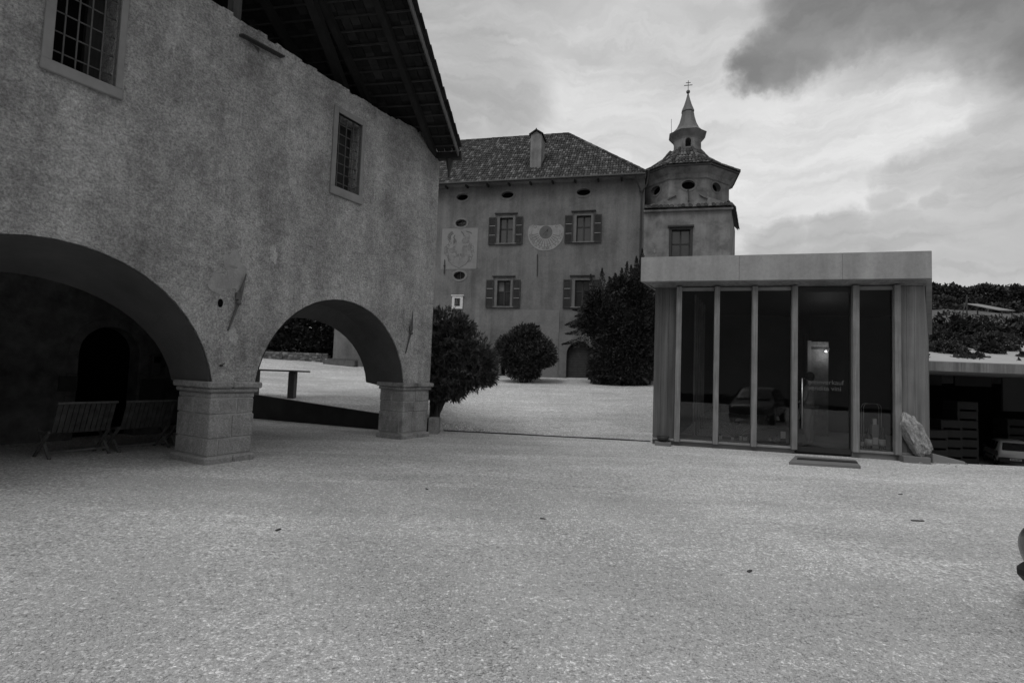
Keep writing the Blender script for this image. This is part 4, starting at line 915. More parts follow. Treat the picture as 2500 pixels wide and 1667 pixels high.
# wine bottles, boxes and jars standing on the floor inside the window
def bottle(u, label, h=.30, r=.038):
    o = wthing('wine_bottle', u, .36, .19, label=label, cat='bottle', group='wine bottles in the pane by the boulder')
    MB().lathe([(r, 0), (r*1.02, .01), (r*1.02, h*.58), (r*.8, h*.66), (r*.36, h*.76), (r*.34, h*.95), (r*.4, h*.96), (r*.4, h)], n=14).build('glass_body', m_bottle, o, smooth=True)
    MB().lathe([(r*1.06, h*.16), (r*1.06, h*.46)], n=14).build('paper_label', m_paper, o, smooth=True); return o
bottle(4.80, 'wine bottle with pale label, left beside the wooden gift box in the shop window', .48, .07); bottle(5.07, 'wine bottle with pale label, nearest the wooden post by the boulder', .50, .065); bottle(4.67, 'slim small bottle at the left edge of the window pane by the door', .32, .035)
gb = wthing('gift_box', 4.935, .42, .19, label='pale upright gift box between two wine bottles in the shop window', cat='box'); MB().box(-.07, .07, -.06, .06, 0, .55).build('carton', gm('carton', .25, .1, 6, 3, .9, 0), gb, bevel=.005); MB().box(-.05, .05, -.065, -.061, .1, .26).build('paper_label', m_paper, gb)
MB().box(-.035, .035, -.035, .035, .55, .68).build('lid', m_paper, gb)
wr = wthing('wire_rack', 4.94, .55, .19, label='tall arched wire display rack behind the wine bottles', cat='rack')
for yy in (0, .15): MB().tube([(-.18, yy, 0), (-.18, yy, .94), (-.15, yy, 1.0), (-.1, yy, 1.02), (.1, yy, 1.02), (.15, yy, 1.0), (.18, yy, .94), (.18, yy, 0)], .007, 6).build('wire_hoop', m_chrome, wr)
MB().box(-.17, .17, 0, .15, .40, .41).build('shelf', m_darkp, wr)
JB = [(1.61, .24, .07, .08, 'white jar at the left of the dried branches'), (1.88, .12, .06, .06, 'low white jar lying nearest the left of the dried branches'), (2.07, .20, .06, .10, 'tall white jar directly under the dried flower head'), (2.15, .12, .07, .08, 'white jar in front of the tall jar under the dried branches'), (2.20, .22, .04, .09, 'narrow white jar against the wooden post')]
for u, z, w_, h_, lb in JB:
    o = wthing('jar', u, .25+z*.6, .19, label=lb, cat='jar', group='small white jars in the second window pane'); MB().lathe([(w_*.45, 0), (w_*.5, .01), (w_*.5, h_), (w_*.35, h_+.01)], n=12).build('pot', m_paper, o); MB().lathe([(w_*.4, h_+.012), (w_*.4, h_+.03)], n=12).build('lid', m_darkp, o)
pf = wthing('picture_card', 3.02, .4, .19, label='small pale framed card standing beside the door post', cat='card'); MB().box(-.055, .055, 0, .02, .1, .27).build('card', m_paper, pf); MB().box(-.065, .065, .022, .03, 0, .28).build('backing', m_darkp, pf)
for u, r_, lb in ((2.72, .07, 'round pale gourd at the left in the third window pane'), (2.88, .085, 'larger round pale gourd near the small framed card')):
    o = wthing('gourd', u, .4, .19, label=lb, cat='gourd', group='gourds in the third window pane'); MB().ball((0, 0, r_*.85), (r_, r_, r_*.85), 14, 10).build('body', gm('gourd_skin', .25, .2, 8, 4, .7, 0), o, smooth=True); MB().tube([(0, 0, r_*1.6), (.01, 0, r_*2.2)], .008, 6).build('stalk', m_stem, o)
db = wthing('dried_branches', 2.0, .6, .19, label='spray of thin dried branches with a flower head behind the white jars', cat='plant')
for i in range(11):
    a = R(40+i*11); l_ = random.uniform(.3, .6); MB().tube([(0, 0, 0), (math.cos(a)*l_*.5, random.uniform(-.05, .05), math.sin(a)*l_*.6), (math.cos(a)*l_*1.05, random.uniform(-.05, .1), math.sin(a)*l_)], [.006, .005, .002], 5).build('twig', m_surround, db)
MB().ball((.0, -.05, .40), (.07, .05, .045), 12, 8).build('flower_head', m_surround, db)
bo = wthing('shallow_bowl', .25, -.15, .0, label='shallow dark bowl on the ledge at the pavilion\'s left corner', cat='bowl'); MB().lathe([(.08, .09), (.12, .12), (.155, .22), (.145, .22), (.11, .13), (.02, .11)], n=20).build('bowl_body', m_darkp, bo, smooth=True); 
MB().box(.06, .44, -.30, .028, -.3, .088).build('bowl_ledge', m_plinth, shop)
# step and mat
q = [(6.25, 11.83), (5.61, 10.86), (6.89, 10.62), (7.35, 11.50)]
stp = MB().hexa([(x, y, z) for z in (-.06, .055) for x, y in (q[1], q[2], q[3], q[0])]).build('doorstep', m_plinth, None, bevel=.008); tag(stp, 'flat grey doorstep slab with a dark mat before the glass door', 'step')
ctr = Vector((6.52, 11.2, 0)); mq = [(6.08, 11.42), (5.95, 11.20), (7.05, 10.96), (7.17, 11.18)]
tag(MB().hexa([(x, y, z) for z in (.057, .072) for x, y in (mq[1], mq[2], mq[3], mq[0])]).build('doormat', m_darkp), 'narrow dark doormat lying on the grey doorstep slab', 'doormat')
# boulder
def rock(name, mat, size, seed, label=None, cat=None, sub=4, amp=.16):
    from mathutils import noise as mn
    bm = bmesh.new(); bmesh.ops.create_icosphere(bm, subdivisions=sub, radius=1)
    for v in bm.verts:
        p = v.co.copy(); d = 1+amp*1.6*mn.noise(p*1.1+Vector((seed, 0, 0)))+amp*.7*mn.noise(p*2.7+Vector((0, seed, 0)))+amp*.35*mn.noise(p*7+Vector((0, 0, seed)))+amp*.2*mn.noise(p*16)
        p = p*d; p.x = max(-.82, min(.8, p.x)); p.y = max(-.8, min(.85, p.y)); v.co = Vector((p.x*size[0], p.y*size[1], p.z*size[2]))
    me = bpy.data.meshes.new(name); bm.to_mesh(me); bm.free(); me.materials.append(mat); o = bpy.data.objects.new(name, me); COL.objects.link(o)
    return tag(o, label, cat)
bl_ = rock('boulder', m_boulder, (.22, .18, .50), 3.3, 'rough pale boulder leaning against the pavilion\'s right end', 'boulder', 5)
ax = Vector((.36, .0, -.84)).normalized(); bl_.matrix_world = SM @ Matrix.Translation((5.52, -.13, .59)) @ Matrix.Rotation(R(-22), 4, 'Y') @ Matrix.Rotation(R(12), 4, 'Z')
MB().box(5.25, 5.75, -.3, .05, -.2, .14).build('stone_ledge', m_plinth, shop, bevel=.008)
rk = MB().hexa([(9.22, 11.80, -.2), (9.98, 11.86, -.2), (9.98, 12.0, -.2), (9.22, 12.0, -.2), (9.22, 11.80, .21), (9.98, 11.86, .045), (9.98, 12.0, .045), (9.22, 12.0, .21)]).build('concrete_kerb', m_fresco, None, bevel=.01); tag(rk, 'short pale sloping concrete kerb beside the pavilion\'s right corner', 'kerb')
MB().box(9.1, 60, 11.86, 12.05, -2.9, -.03).build('yard_wall', m_plinth, None); bpy.data.objects['yard_wall']['kind'] = 'structure'
SLB = ['largest loose stone lying by the foot of the boulder', 'small pale stone beside the low end of the sloping kerb', 'flat loose stone right under the boulder ledge', 'tiny stone out on the gravel before the kerb', 'rounded loose stone midway along the sloping kerb', 'loose stone between the ledge and the sloping kerb', 'smallest chip of stone nearest the lower yard']
SPS = [(9.02, 11.66), (9.93, 11.78), (8.82, 11.62), (9.35, 11.35), (9.5, 11.74), (9.2, 11.72), (10.2, 11.7)]
for i in range(7):
    rr = (.055, .03, .04, .02, .035, .03, .018)[i]; o = rock('loose_stone', m_boulder, (rr*1.3, rr, rr*.7), i*1.7, None, None, 2, .3); o.location = (*SPS[i], rr*.3); o.rotation_euler[2] = random.random()*6
    tag(o, SLB[i], 'stone', 'loose stones by the sloping kerb')

# ================================================================== GARAGE AND LOWER YARD
gar = empty('garage', (17, 24, -2.7), 0, label='open concrete garage with overgrown pale roof in the lower yard', cat='garage')
def gb_(x0, x1, y0, y1, z0, z1, name, mat, **k): return MB().box(x0-17, x1-17, y0-24, y1-24, z0+2.7, z1+2.7).build(name, mat, gar, **k)
gb_(16, 46, 24, 34, 2.42, 2.82, 'roof_slab', m_conc2); gb_(16, 46, 34, 34.4, -2.8, 2.82, 'back_wall', m_black); gb_(16, 46, 24.0, 24.16, 2.822, 2.86, 'roof_edge', m_conc)
gb_(15.6, 16, 24, 34, -2.8, 2.82, 'side_wall', m_plinth)
MB().hexa([(-1, .16, 5.5), (29, .16, 5.5), (29, 9.4, 5.5), (-1, 9.4, 5.5), (-1, .16, 5.56), (29, .16, 5.56), (29, 9.4, 7.5), (-1, 9.4, 7.5)]).build('roof_gravel', m_mem, gar)
def px31(x0, x1, y0, y1, Y): 
    h = 912+(((x0+x1)/2)-1250)*.0367; f = Y/1315; return ((x0-1250)*f, (x1-1250)*f, 1.6-(y1-h)*f, 1.6-(y0-h)*f)
for (x0, x1, y0, y1), al in (((2262, 2301, 905, 940), .03), ((2333, 2423, 905, 943), .028), ((2450, 2520, 905, 1004), .06)):
    a, b, c, d = px31(x0, x1, y0, y1, 31); gb_(a, b, 31, 31.1, c, min(d, 2.40), 'hanging_panel', gm('panel_grey_%d' % int(al*1000), al, .1, 1, 3, .9, 0))
def bin_proto():
    o = empty('harvest_bin', (0, 0, 0), 0, label='grey slotted harvest bin', cat='bin')
    MB().box(-.56, .56, -.5, .5, .09, .495).build('tub', m_bin, o, bevel=.02)
    for x in (-.56, .44): MB().box(x, x+.12, -.5, .5, 0, .09).build('skid', m_bin, o)
    MB().box(-.42, .42, -.512, -.5, .16, .48).build('ribbed_face', m_bin, o, bevel=.01)
    return o
bp_ = bin_proto(); first = [True]
ordn = ['bottom', 'second from the bottom', 'third from the bottom', 'fourth from the bottom', 'fifth from the bottom', 'sixth from the bottom', 'top']
def place_bin(x, y, z, rz, label):
    if first[0]: o = bp_; first[0] = False
    else:
        o = bp_.copy(); COL.objects.link(o)
        for c in list(bp_.children):
            d = c.copy(); COL.objects.link(d); d.parent = o
    o.location = (x, y, z); o.rotation_euler = (0, 0, rz); o['label'] = label; o['group'] = 'harvest bins stacked in the garage'
for k_ in range(7): place_bin(24.40+random.uniform(-.01, .01), 29.3, -2.5+.5*k_, 0, f'grey harvest bin, {ordn[k_]} of the tallest stack in the garage')
for k_ in range(5): place_bin(23.20, 28.9, -2.5+.505*k_, 0, f'grey harvest bin, {ordn[k_] if k_ < 4 else "top"} of the stack beside the tallest stack')
for k_ in range(4): place_bin(21.95, 28.3, -2.5+.505*k_, .1, f'grey harvest bin, {ordn[k_] if k_ < 3 else "top"} of the stack at the pavilion corner')
for k_ in range(5): place_bin(30.1, 32.6, -2.5+.505*k_, 0, f'grey harvest bin, {ordn[k_] if k_ < 4 else "top"} of the stack behind the white car')

# ------------------------------------------------------------------ cars
def car(loc, rz, paint, label, sc=(1, 1, 1)):
    """boxy small hatchback, nose towards +y, origin at the ground under its centre"""
    o = empty('parked_car', loc, rz, label=label, cat='car'); L2 = 1.72
    st = [  # y, half width, z bottom, z sill-belt, half width roof, z top
        (-L2, .62, .36, .62, .58, .86), (-L2+.05, .71, .30, .68, .66, .93), (-L2+.14, .73, .28, .75, .62, 1.18), (-L2+.30, .74, .26, .80, .57, 1.38), (-.9, .745, .25, .82, .56, 1.42), (-.1, .745, .25, .82, .56, 1.43), (.45, .745, .25, .82, .56, 1.36),
        (.72, .745, .25, .82, .60, 1.12), (.92, .74, .25, .80, .64, .92), (1.25, .73, .26, .74, .62, .86), (1.55, .71, .28, .68, .60, .78), (1.66, .68, .32, .58, .56, .70), (1.70, .60, .36, .50, .5, .62)]
    m = MB(); vs = []; n = 12
    for y, w, zb, zm, wr, zt in st:
        ring = [(-w*.86, zb), (-w, zb+.08), (-w*1.005, (zb+zm)/2), (-w*.985, zm), (-wr, zt-.04), (-wr*.86, zt), (wr*.86, zt), (wr, zt-.04), (w*.985, zm), (w*1.005, (zb+zm)/2), (w, zb+.08), (w*.86, zb)]
        vs += [(x, y, z) for x, z in ring]
    fs = [(i*n+(k_+1) % n, i*n+k_, (i+1)*n+k_, (i+1)*n+(k_+1) % n) for i in range(len(st)-1) for k_ in range(n)]+[tuple(range(n)), tuple(reversed(range((len(st)-1)*n, len(st)*n)))]
    m.add(vs, fs); b = m.build('body', paint, o, smooth=True)
    bm = bmesh.new(); bm.from_mesh(b.data); bmesh.ops.recalc_face_normals(bm, faces=bm.faces); bmesh.ops.bevel(bm, geom=[e for e in bm.edges if len(e.link_faces) == 2 and e.calc_face_angle(0) > .5], offset=.025, segments=2, affect='EDGES', clamp_overlap=True)
    cutw = None; bm.to_mesh(b.data); bm.free(); b.data.polygons.foreach_set('use_smooth', [True]*len(b.data.polygons))
    MB().hexa([(-.54, -L2+.0, .90), (.54, -L2+.0, .90), (.54, -L2+.10, .90), (-.54, -L2+.10, .90), (-.48, -L2+.16, 1.31), (.48, -L2+.16, 1.31), (.48, -L2+.28, 1.31), (-.48, -L2+.28, 1.31)]).build('rear_window', m_cglass, o, bevel=.015)
    MB().hexa([(-.56, .93, .92), (.56, .93, .92), (.56, .85, .92), (-.56, .85, .92), (-.49, .53, 1.33), (.49, .53, 1.33), (.49, .45, 1.33), (-.49, .45, 1.33)]).build('windscreen', m_cglass, o)
    for s_ in (-1, 1):
        for (ya, yb, yc, yd) in ((-1.32, -.78, -.78, -1.22), (-.70, -.05, -.05, -.70), (.02, .78, .40, .02)):
            xo, xi = s_*.742, s_*.585; MB().hexa([(xo, ya, .86), (xo, yb, .86), (xo-s_*.03, yb, .86), (xo-s_*.03, ya, .86), (xi, yd, 1.33), (xi, yc, 1.33), (xi-s_*.03, yc, 1.33), (xi-s_*.03, yd, 1.33)]).build('side_window', m_cglass, o)
        MB().ball((s_*.82, .62, .95), (.09, .05, .06), 10, 8).build('wing_mirror', m_plastic, o, smooth=True)
        MB().box(s_*.73-.04, s_*.73+.03, -L2+.03, -L2+.12, .60, .82).build('tail_light', m_plastic, o, bevel=.01)
        MB().box(s_*.50-.13, s_*.50+.13, 1.62, 1.70, .56, .68).build('headlight', m_chrome, o, bevel=.02)
        for y in (-1.12, 1.06):
            w_ = MB(); w_.tube([(s_*.62, y, .27), (s_*.76, y, .27)], .27, 22); w = w_.build('wheel', m_rubber, o, smooth=False)
            MB().tube([(s_*.755, y, .27), (s_*.772, y, .27)], .17, 16).build('rim', m_chrome, w)
        MB().box(s_*.75-.012, s_*.75+.012, -.78, .80, .50, .56).build('side_strip', m_plastic, o)
    MB().box(-.70, .70, -L2-.06, -L2+.12, .26, .52).build('rear_bumper', m_plastic, o, bevel=.03)
    MB().box(-.70, .70, 1.60, 1.78, .24, .48).build('front_bumper', m_plastic, o, bevel=.04)
    pt = MB().box(-.24, .24, -L2-.075, -L2-.061, .38, .49).build('number_plate', m_paper, o)
    for i in range(7): MB().box(-.20+i*.058, -.165+i*.058, -L2-.079, -L2-.0755, .40, .47).build('plate_mark', m_plastic, pt)
    MB().box(-.17-.33, -.17-.22, -L2+.02, -L2+.05, .70, .73).build('badge', m_plastic, o)
    return o
car((28.5, 31.1, -2.5), R(-30), m_carwhite, 'boxy white hatchback parked nose-in in the lower yard by the garage').scale = (1, 1, 1)

def near_car():
    """silver-grey car at the right edge of the court: only its rounded front corner is in view"""
    o = empty('parked_car', (4.61, 2.45, 0), R(4), label='dark grey car at the right edge showing only its rounded bumper corner', cat='car')
    st = [(-1.85, .66, .34, .62, .52, .80, 0), (-1.75, .78, .26, .70, .62, 1.02, 0), (-1.45, .82, .22, .82, .62, 1.34, 0), (-.9, .84, .2, .86, .60, 1.44, 0), (-.1, .84, .2, .86, .60, 1.45, 0), (.45, .84, .2, .86, .62, 1.30, 0), (.85, .84, .2, .84, .68, .98, 0), (1.2, .83, .22, .78, .68, .86, 0), (1.50, .80, .24, .68, .62, .78, 0), (1.66, .72, .28, .60, .54, .70, 0), (1.76, .58, .34, .52, .42, .60, 0)]
    m = MB(); vs = []; n = 14
    for y, w, zb, zm, wr, zt, _ in st:
        ring = [(-w*.7, zb), (-w*.93, zb+.04), (-w*.99, lerp(zb, zm, .45)), (-w*1.02, lerp(zb, zm, .75)), (-w*.95, zm+.02), (-wr, zt-.05), (-wr*.8, zt)]; ring += [(-x, z) for x, z in reversed(ring)]
        vs += [(x, y, z) for x, z in ring]
    fs = [(i*n+(k_+1) % n, i*n+k_, (i+1)*n+k_, (i+1)*n+(k_+1) % n) for i in range(len(st)-1) for k_ in range(n)]+[tuple(range(n)), tuple(reversed(range((len(st)-1)*n, len(st)*n)))]
    m.add(vs, fs); b = m.build('body', m_cargrey, o, smooth=True); sm = b.modifiers.new('s', 'SUBSURF'); sm.levels = 2; sm.render_levels = 2
    MB().hexa([(-.62, 1.0, .97), (.62, 1.0, .97), (.62, .9, .92), (-.62, .9, .92), (-.53, .50, 1.33), (.53, .50, 1.33), (.53, .4, 1.3), (-.53, .4, 1.3)]).build('windscreen', m_cglass, o)
    for s_ in (-1, 1):
        MB().hexa([(s_*.845, -1.2, .90), (s_*.845, .72, .90), (s_*.81, .72, .90), (s_*.81, -1.2, .90), (s_*.63, -1.05, 1.34), (s_*.63, .33, 1.34), (s_*.6, .33, 1.34), (s_*.6, -1.05, 1.34)]).build('side_window', m_cglass, o)
        MB().ball((s_*.93, .62, .98), (.1, .06, .07), 10, 8).build('wing_mirror', m_cargrey, o, smooth=True)
        MB().ball((s_*.56, 1.55, .60), (.16, .13, .07), 14, 10).build('headlight', m_chrome, o, smooth=True)
        for y in (-1.15, 1.05):
            w = MB().tube([(s_*.66, y, .29), (s_*.82, y, .29)], .29, 26).build('wheel', m_rubber, o); MB().tube([(s_*.815, y, .29), (s_*.832, y, .29)], .19, 18).build('rim', m_chrome, w)
    MB().box(-.66, .66, 1.45, 1.76, .20, .34).build('bumper_lip', m_plastic, o, bevel=.05); MB().box(-.7, .7, -1.88, -1.6, .22, .40).build('rear_bumper', m_plastic, o, bevel=.04)
    return o
near_car()

# ================================================================== PEOPLE
def skin_chain(pts, radii, edges, name, mat, parent, sub=2):
    me = bpy.data.meshes.new(name); me.from_pydata(pts, edges, []); o = bpy.data.objects.new(name, me); COL.objects.link(o); o.parent = parent
    o.modifiers.new('skin', 'SKIN'); sv_ = me.skin_vertices[0].data if me.skin_vertices else None
    if sv_ is None:
        bpy.context.view_layer.objects.active = o; o.select_set(True)
    bm = bmesh.new(); bm.from_mesh(me); ly = bm.verts.layers.skin.verify()
    for v, r_ in zip(bm.verts, radii): v[ly].radius = (r_, r_) if not isinstance(r_, tuple) else r_; v[ly].use_root = (v.index == 0)
    bm.to_mesh(me); bm.free(); s_ = o.modifiers.new('sub', 'SUBSURF'); s_.levels = sub; s_.render_levels = sub; me.materials.append(mat); return o
per = wthing('person', 3.72, 1.0, .09, label='person in a pale apron standing inside the pavilion behind the glass door', cat='person')
per.rotation_euler[2] = PH+R(60)
P = [(0, 0, .98), (0, .01, 1.18), (0, .0, 1.40), (0, 0, 1.52), (0, .01, 1.60), (0, .01, 1.73),
     (-.10, 0, .92), (-.11, .02, .50), (-.11, -.02, .09), (-.11, .12, .03), (.10, 0, .92), (.11, .02, .50), (.11, -.02, .09), (.11, .12, .03),
     (-.19, 0, 1.42), (-.24, .03, 1.15), (-.20, .24, 1.05), (-.17, .32, 1.05), (.19, 0, 1.42), (.24, .03, 1.15), (.20, .24, 1.05), (.17, .32, 1.05)]
Rr = [(.15, .11), (.13, .10), (.16, .10), .055, .06, .085, .09, .06, .042, .04, .09, .06, .042, .04, .055, .042, .03, .032, .055, .042, .03, .032]
E_ = [(0, 1), (1, 2), (2, 3), (3, 4), (4, 5), (0, 6), (6, 7), (7, 8), (8, 9), (0, 10), (10, 11), (11, 12), (12, 13), (2, 14), (14, 15), (15, 16), (16, 17), (2, 18), (18, 19), (19, 20), (20, 21)]
skin_chain(P, Rr, E_, 'body', m_skin, per)
for s_ in (-1, 1):
    for f in range(5):
        a = (f-2)*.012; skin_chain([(s_*.17, .32, 1.05), (s_*.17+a*1.2, .36+(.01 if f in (1, 2, 3) else 0), 1.04), (s_*.17+a*1.3, .385, 1.01)], [.011, .009, .007], [(0, 1), (1, 2)], 'finger', m_skin, per, 1)
skin_chain([(0, 0, .96), (0, .01, 1.18), (0, 0, 1.42), (-.2, 0, 1.42), (-.245, .03, 1.17), (.2, 0, 1.42), (.245, .03, 1.17)], [(.175, .135), (.15, .12), (.18, .12), .07, .058, .07, .058], [(0, 1), (1, 2), (2, 3), (3, 4), (2, 5), (5, 6)], 'dark_top', m_trouser, per)
skin_chain([(0, 0, .98), (-.105, 0, .9), (-.11, .02, .5), (-.11, -.02, .12), (.105, 0, .9), (.11, .02, .5), (.11, -.02, .12)], [(.17, .13), .11, .08, .07, .11, .08, .07], [(0, 1), (1, 2), (2, 3), (0, 4), (4, 5), (5, 6)], 'trousers', m_trouser, per)
MB().hexa([(-.17, .15, .74), (.17, .15, .74), (.18, .12, .74), (-.18, .12, .74), (-.14, .145, 1.40), (.14, .145, 1.40), (.15, .12, 1.40), (-.15, .12, 1.40)]).build('apron', m_shirt, per)
MB().ball((0, -.015, 1.71), (.098, .105, .12), 14, 10).build('hair', m_hair, per, smooth=True); MB().ball((0, .115, 1.66), (.012, .02, .018), 8, 6).build('nose', m_skin, per)
for s_ in (-1, 1): MB().ball((s_*.033, .098, 1.685), .011, 8, 6).build('eye', m_hair, per)
MB().box(-.11, .11, .36, .365, .86, 1.06).build('sheet_of_paper', m_paper, None); pp = bpy.data.objects['sheet_of_paper']; pp.matrix_world = root_mat(per) @ Matrix.Translation((0, .03, 0)); tag(pp, 'white sheet of paper held by the person behind the door', 'paper')

# ================================================================== PLANTS
def shoots(P, D, nl, length, width, spread, up=.35):
    """whorls of leaves at shoot tips P growing along D"""
    n = len(P); Pq = np.repeat(P, nl, 0); Dq = np.repeat(unit(D+np.array([0, 0, up])), nl, 0)
    dd = unit(Dq+rng.normal(size=(n*nl, 3))*spread); st_ = Pq-Dq*rng.uniform(0, length*.9, (n*nl, 1))
    return leaves_at(st_, dd, length, width), np.repeat(rng.random(n), nl)
def plant(name, loc, label, cat, group=None): return empty(name, loc, 0, label=label, cat=cat, group=group)
# oleander by the barn corner
ol = plant('oleander_bush', (-2.05, 14.75, terrace_z(-2.05, 14.75)), 'large dark oleander bush growing beside the barn corner', 'bush')
z0 = ol.location.z
BL = [(.5, .1, 1.75, 1.05, .95, .80), (.1, .1, 2.35, .85, .8, .72), (1.0, .0, 1.35, .72, .7, .48), (-.5, .2, 2.3, .8, .8, .75), (-.2, .1, 1.3, .9, .8, .6), (1.22, .0, 1.62, .5, .5, .42), (.62, 0, 2.42, .45, .5, .42), (.35, -.1, 1.0, .75, .7, .5), (.9, -.1, 1.15, .6, .6, .42), (.0, -.15, .75, .5, .5, .38), (.45, -.2, .72, .45, .45, .25), (1.35, -.1, 1.2, .4, .45, .3), (-.6, 0, 1.0, .7, .6, .7)]
pP, pD = blob_points(BL, 4200, .55)
V, rn = shoots(pP, pD, 9, .14, .014, .55); V2 = leaves_at(*blob_points([(a, b, c, d*.82, e*.82, f*.82) for a, b, c, d, e, f in BL], 5000, .9), .16, .03)
ko = quads_mesh('foliage', np.concatenate([V, V2]), m_leaf, ol, np.concatenate([rn, rng.random(5000)*.3]))
for i in range(9):
    a = rng.uniform(-.35, .8); c = BL[i % len(BL)]; MB().tube([(rng.uniform(-.12, .12), rng.uniform(-.1, .1), -.15), (c[0]*.25, c[1], .55), (c[0]*.7, c[1], c[2]*.7), (c[0]*1.0, c[1], c[2])], [.05, .04, .028, .01], 7).build('stem', m_stem, ol)
fl = MB()
for i in range(26):
    p, d = blob_points(BL, 1, .05); p = p[0]
    if p[1] < .2: fl.ball(tuple(p+d[0]*.02), .022, 6, 4)
fl.build('pale_flower_heads', gm('petal', .30, .2, 10, 3, .8, 0), ol)
# round bush before the facade
rb = plant('round_bush', (.63, 26.8, terrace_z(.63, 26.8)), 'round clipped-looking bush before the manor house between oleander and creeper', 'bush')
zb = rb.location.z
BR = [(.3, -.1, 2.5, .5, .5, .42), (-.9, -.1, 1.9, .5, .5, .45), (1.15, -.1, 1.3, .5, .6, .5), (-.3, -.1, .55, .6, .6, .4), (.3, 0, .5, .6, .5, .4), (0, 0, 1.62, 1.38, 1.2, 1.1), (-.75, 0, 1.45, .85, .9, .75), (.8, 0, 1.5, .8, .9, .8), (0, 0, .9, 1.0, .9, .6), (0, 0, 2.35, .75, .7, .5)]
pP, pD = blob_points(BR, 4200, .35); pP += rng.normal(size=pP.shape)*.06; V, rn = shoots(pP, pD, 6, .14, .014, .7); V2 = leaves_at(*blob_points([(a, b, c, d*.85, e*.85, f*.85) for a, b, c, d, e, f in BR], 6000, .8), .2, .05)
quads_mesh('foliage', np.concatenate([V, V2]), m_leafm, rb, np.concatenate([rn, rng.random(6000)*.3]))
for i in range(7): a = i*.9; MB().tube([(.1*math.cos(a), .1*math.sin(a), -.1), (.3*math.cos(a), .3*math.sin(a), .5), (.6*math.cos(a), .5*math.sin(a), 1.1)], [.05, .04, .02], 6).build('stem', m_stem, rb)
# creeper / evergreen mass against the house
ev = plant('climbing_evergreen', (5.3, 26.6, terrace_z(5.3, 26.6)), 'huge dark jagged evergreen climbing the manor house beside the glass pavilion', 'tree')
ze = ev.location.z; O = np.array([5.3, 26.6, ze])
BE = [(6.0, 26.6, 3.2, 1.5, 1.1, 1.9), (5.0, 26.6, 2.6, 1.2, 1.0, 1.3), (4.85, 26.6, 4.3, 1.15, .9, 1.4), (6.3, 26.9, 5.0, 1.0, .8, 1.6), (4.2, 26.7, 5.1, .75, .6, 1.0), (5.4, 26.8, 5.9, .8, .6, .8), (6.9, 26.9, 3.9, 1.1, 1, 1.9), (5.6, 26.5, 1.9, 1.6, 1.0, .8), (4.35, 26.6, 1.9, .6, .7, .6), (6.4, 27.2, 6.5, .45, .5, .9), (3.9, 26.7, 4.2, .7, .6, .5)]
BE = [(a-O[0], b-O[1], c-O[2], d, e, f) for a, b, c, d, e, f in BE]
def spike(a, b, r, n):
    a, b = np.array(a)-O, np.array(b)-O; t = rng.random(n)**.8; d = b-a; L_ = np.linalg.norm(d); d = d/L_
    s = unit(np.cross(d, rng.normal(size=(n, 3)))); P_ = a+d*(t*L_)[:, None]+s*((1-t)*r*rng.random(n)**.6)[:, None]
    return P_, unit(d+s*.35+rng.normal(size=(n, 3))*.15)
SPK = [((3.9, 26.5, 4.5), (2.64, 26.4, 4.10), .40, 420), ((3.9, 26.5, 4.1), (2.85, 26.4, 4.02), .35, 320), ((4.3, 26.5, 3.9), (2.66, 26.4, 3.66), .38, 420), ((4.3, 26.5, 3.6), (2.52, 26.4, 3.14), .40, 460), ((3.9, 26.5, 4.9), (2.95, 26.4, 4.86), .3, 260), ((4.2, 26.5, 3.4), (3.1, 26.4, 3.0), .35, 300), ((4.1, 26.5, 4.9), (3.1, 26.4, 4.55), .35, 300),
       ((4.0, 26.6, 5.4), (3.80, 26.6, 6.62), .32, 330), ((4.4, 26.6, 5.6), (4.36, 26.6, 6.95), .32, 360), ((4.9, 26.7, 5.8), (4.75, 26.7, 6.55), .3, 260), ((5.1, 26.7, 5.8), (5.05, 26.7, 6.75), .3, 280), ((5.5, 26.7, 6.0), (5.62, 26.7, 7.35), .3, 380), ((5.9, 26.8, 6.2), (5.85, 26.8, 7.2), .3, 300), ((6.2, 26.9, 6.5), (6.15, 27.0, 7.7), .35, 420), ((6.45, 27.0, 6.8), (6.48, 27.2, 8.15), .3, 420), ((6.7, 27, 6.0), (6.9, 27.2, 7.0), .4, 320), ((5.3, 26.6, 6.1), (5.35, 26.6, 7.0), .25, 240)]
Ps, Ds = [], []
for s_ in SPK: p, d = spike(*s_); Ps.append(p); Ds.append(d)
p, d = blob_points(BE, 60000, .4); Ps.append(p); Ds.append(unit(d+rng.normal(size=d.shape)*.7+np.array([0, 0, .3])))
V = leaves_at(np.concatenate(Ps), np.concatenate(Ds), .11, .018); V2 = leaves_at(*blob_points([(a, b, c, d*.85, e*.85, f*.85) for a, b, c, d, e, f in BE], 6000, .8), .3, .09)
quads_mesh('foliage', np.concatenate([V, V2]), m_leafd, ev)
for a, b in (((0, .1, -.2), (.2, .2, 2.5)), ((.5, .1, -.2), (1.0, .3, 4.6)), ((-.4, .1, -.2), (-.8, .2, 3.4))): MB().tube([a, tuple((Vector(a)+Vector(b))/2), b], [.12, .09, .03], 8).build('stem', m_stem, ev)
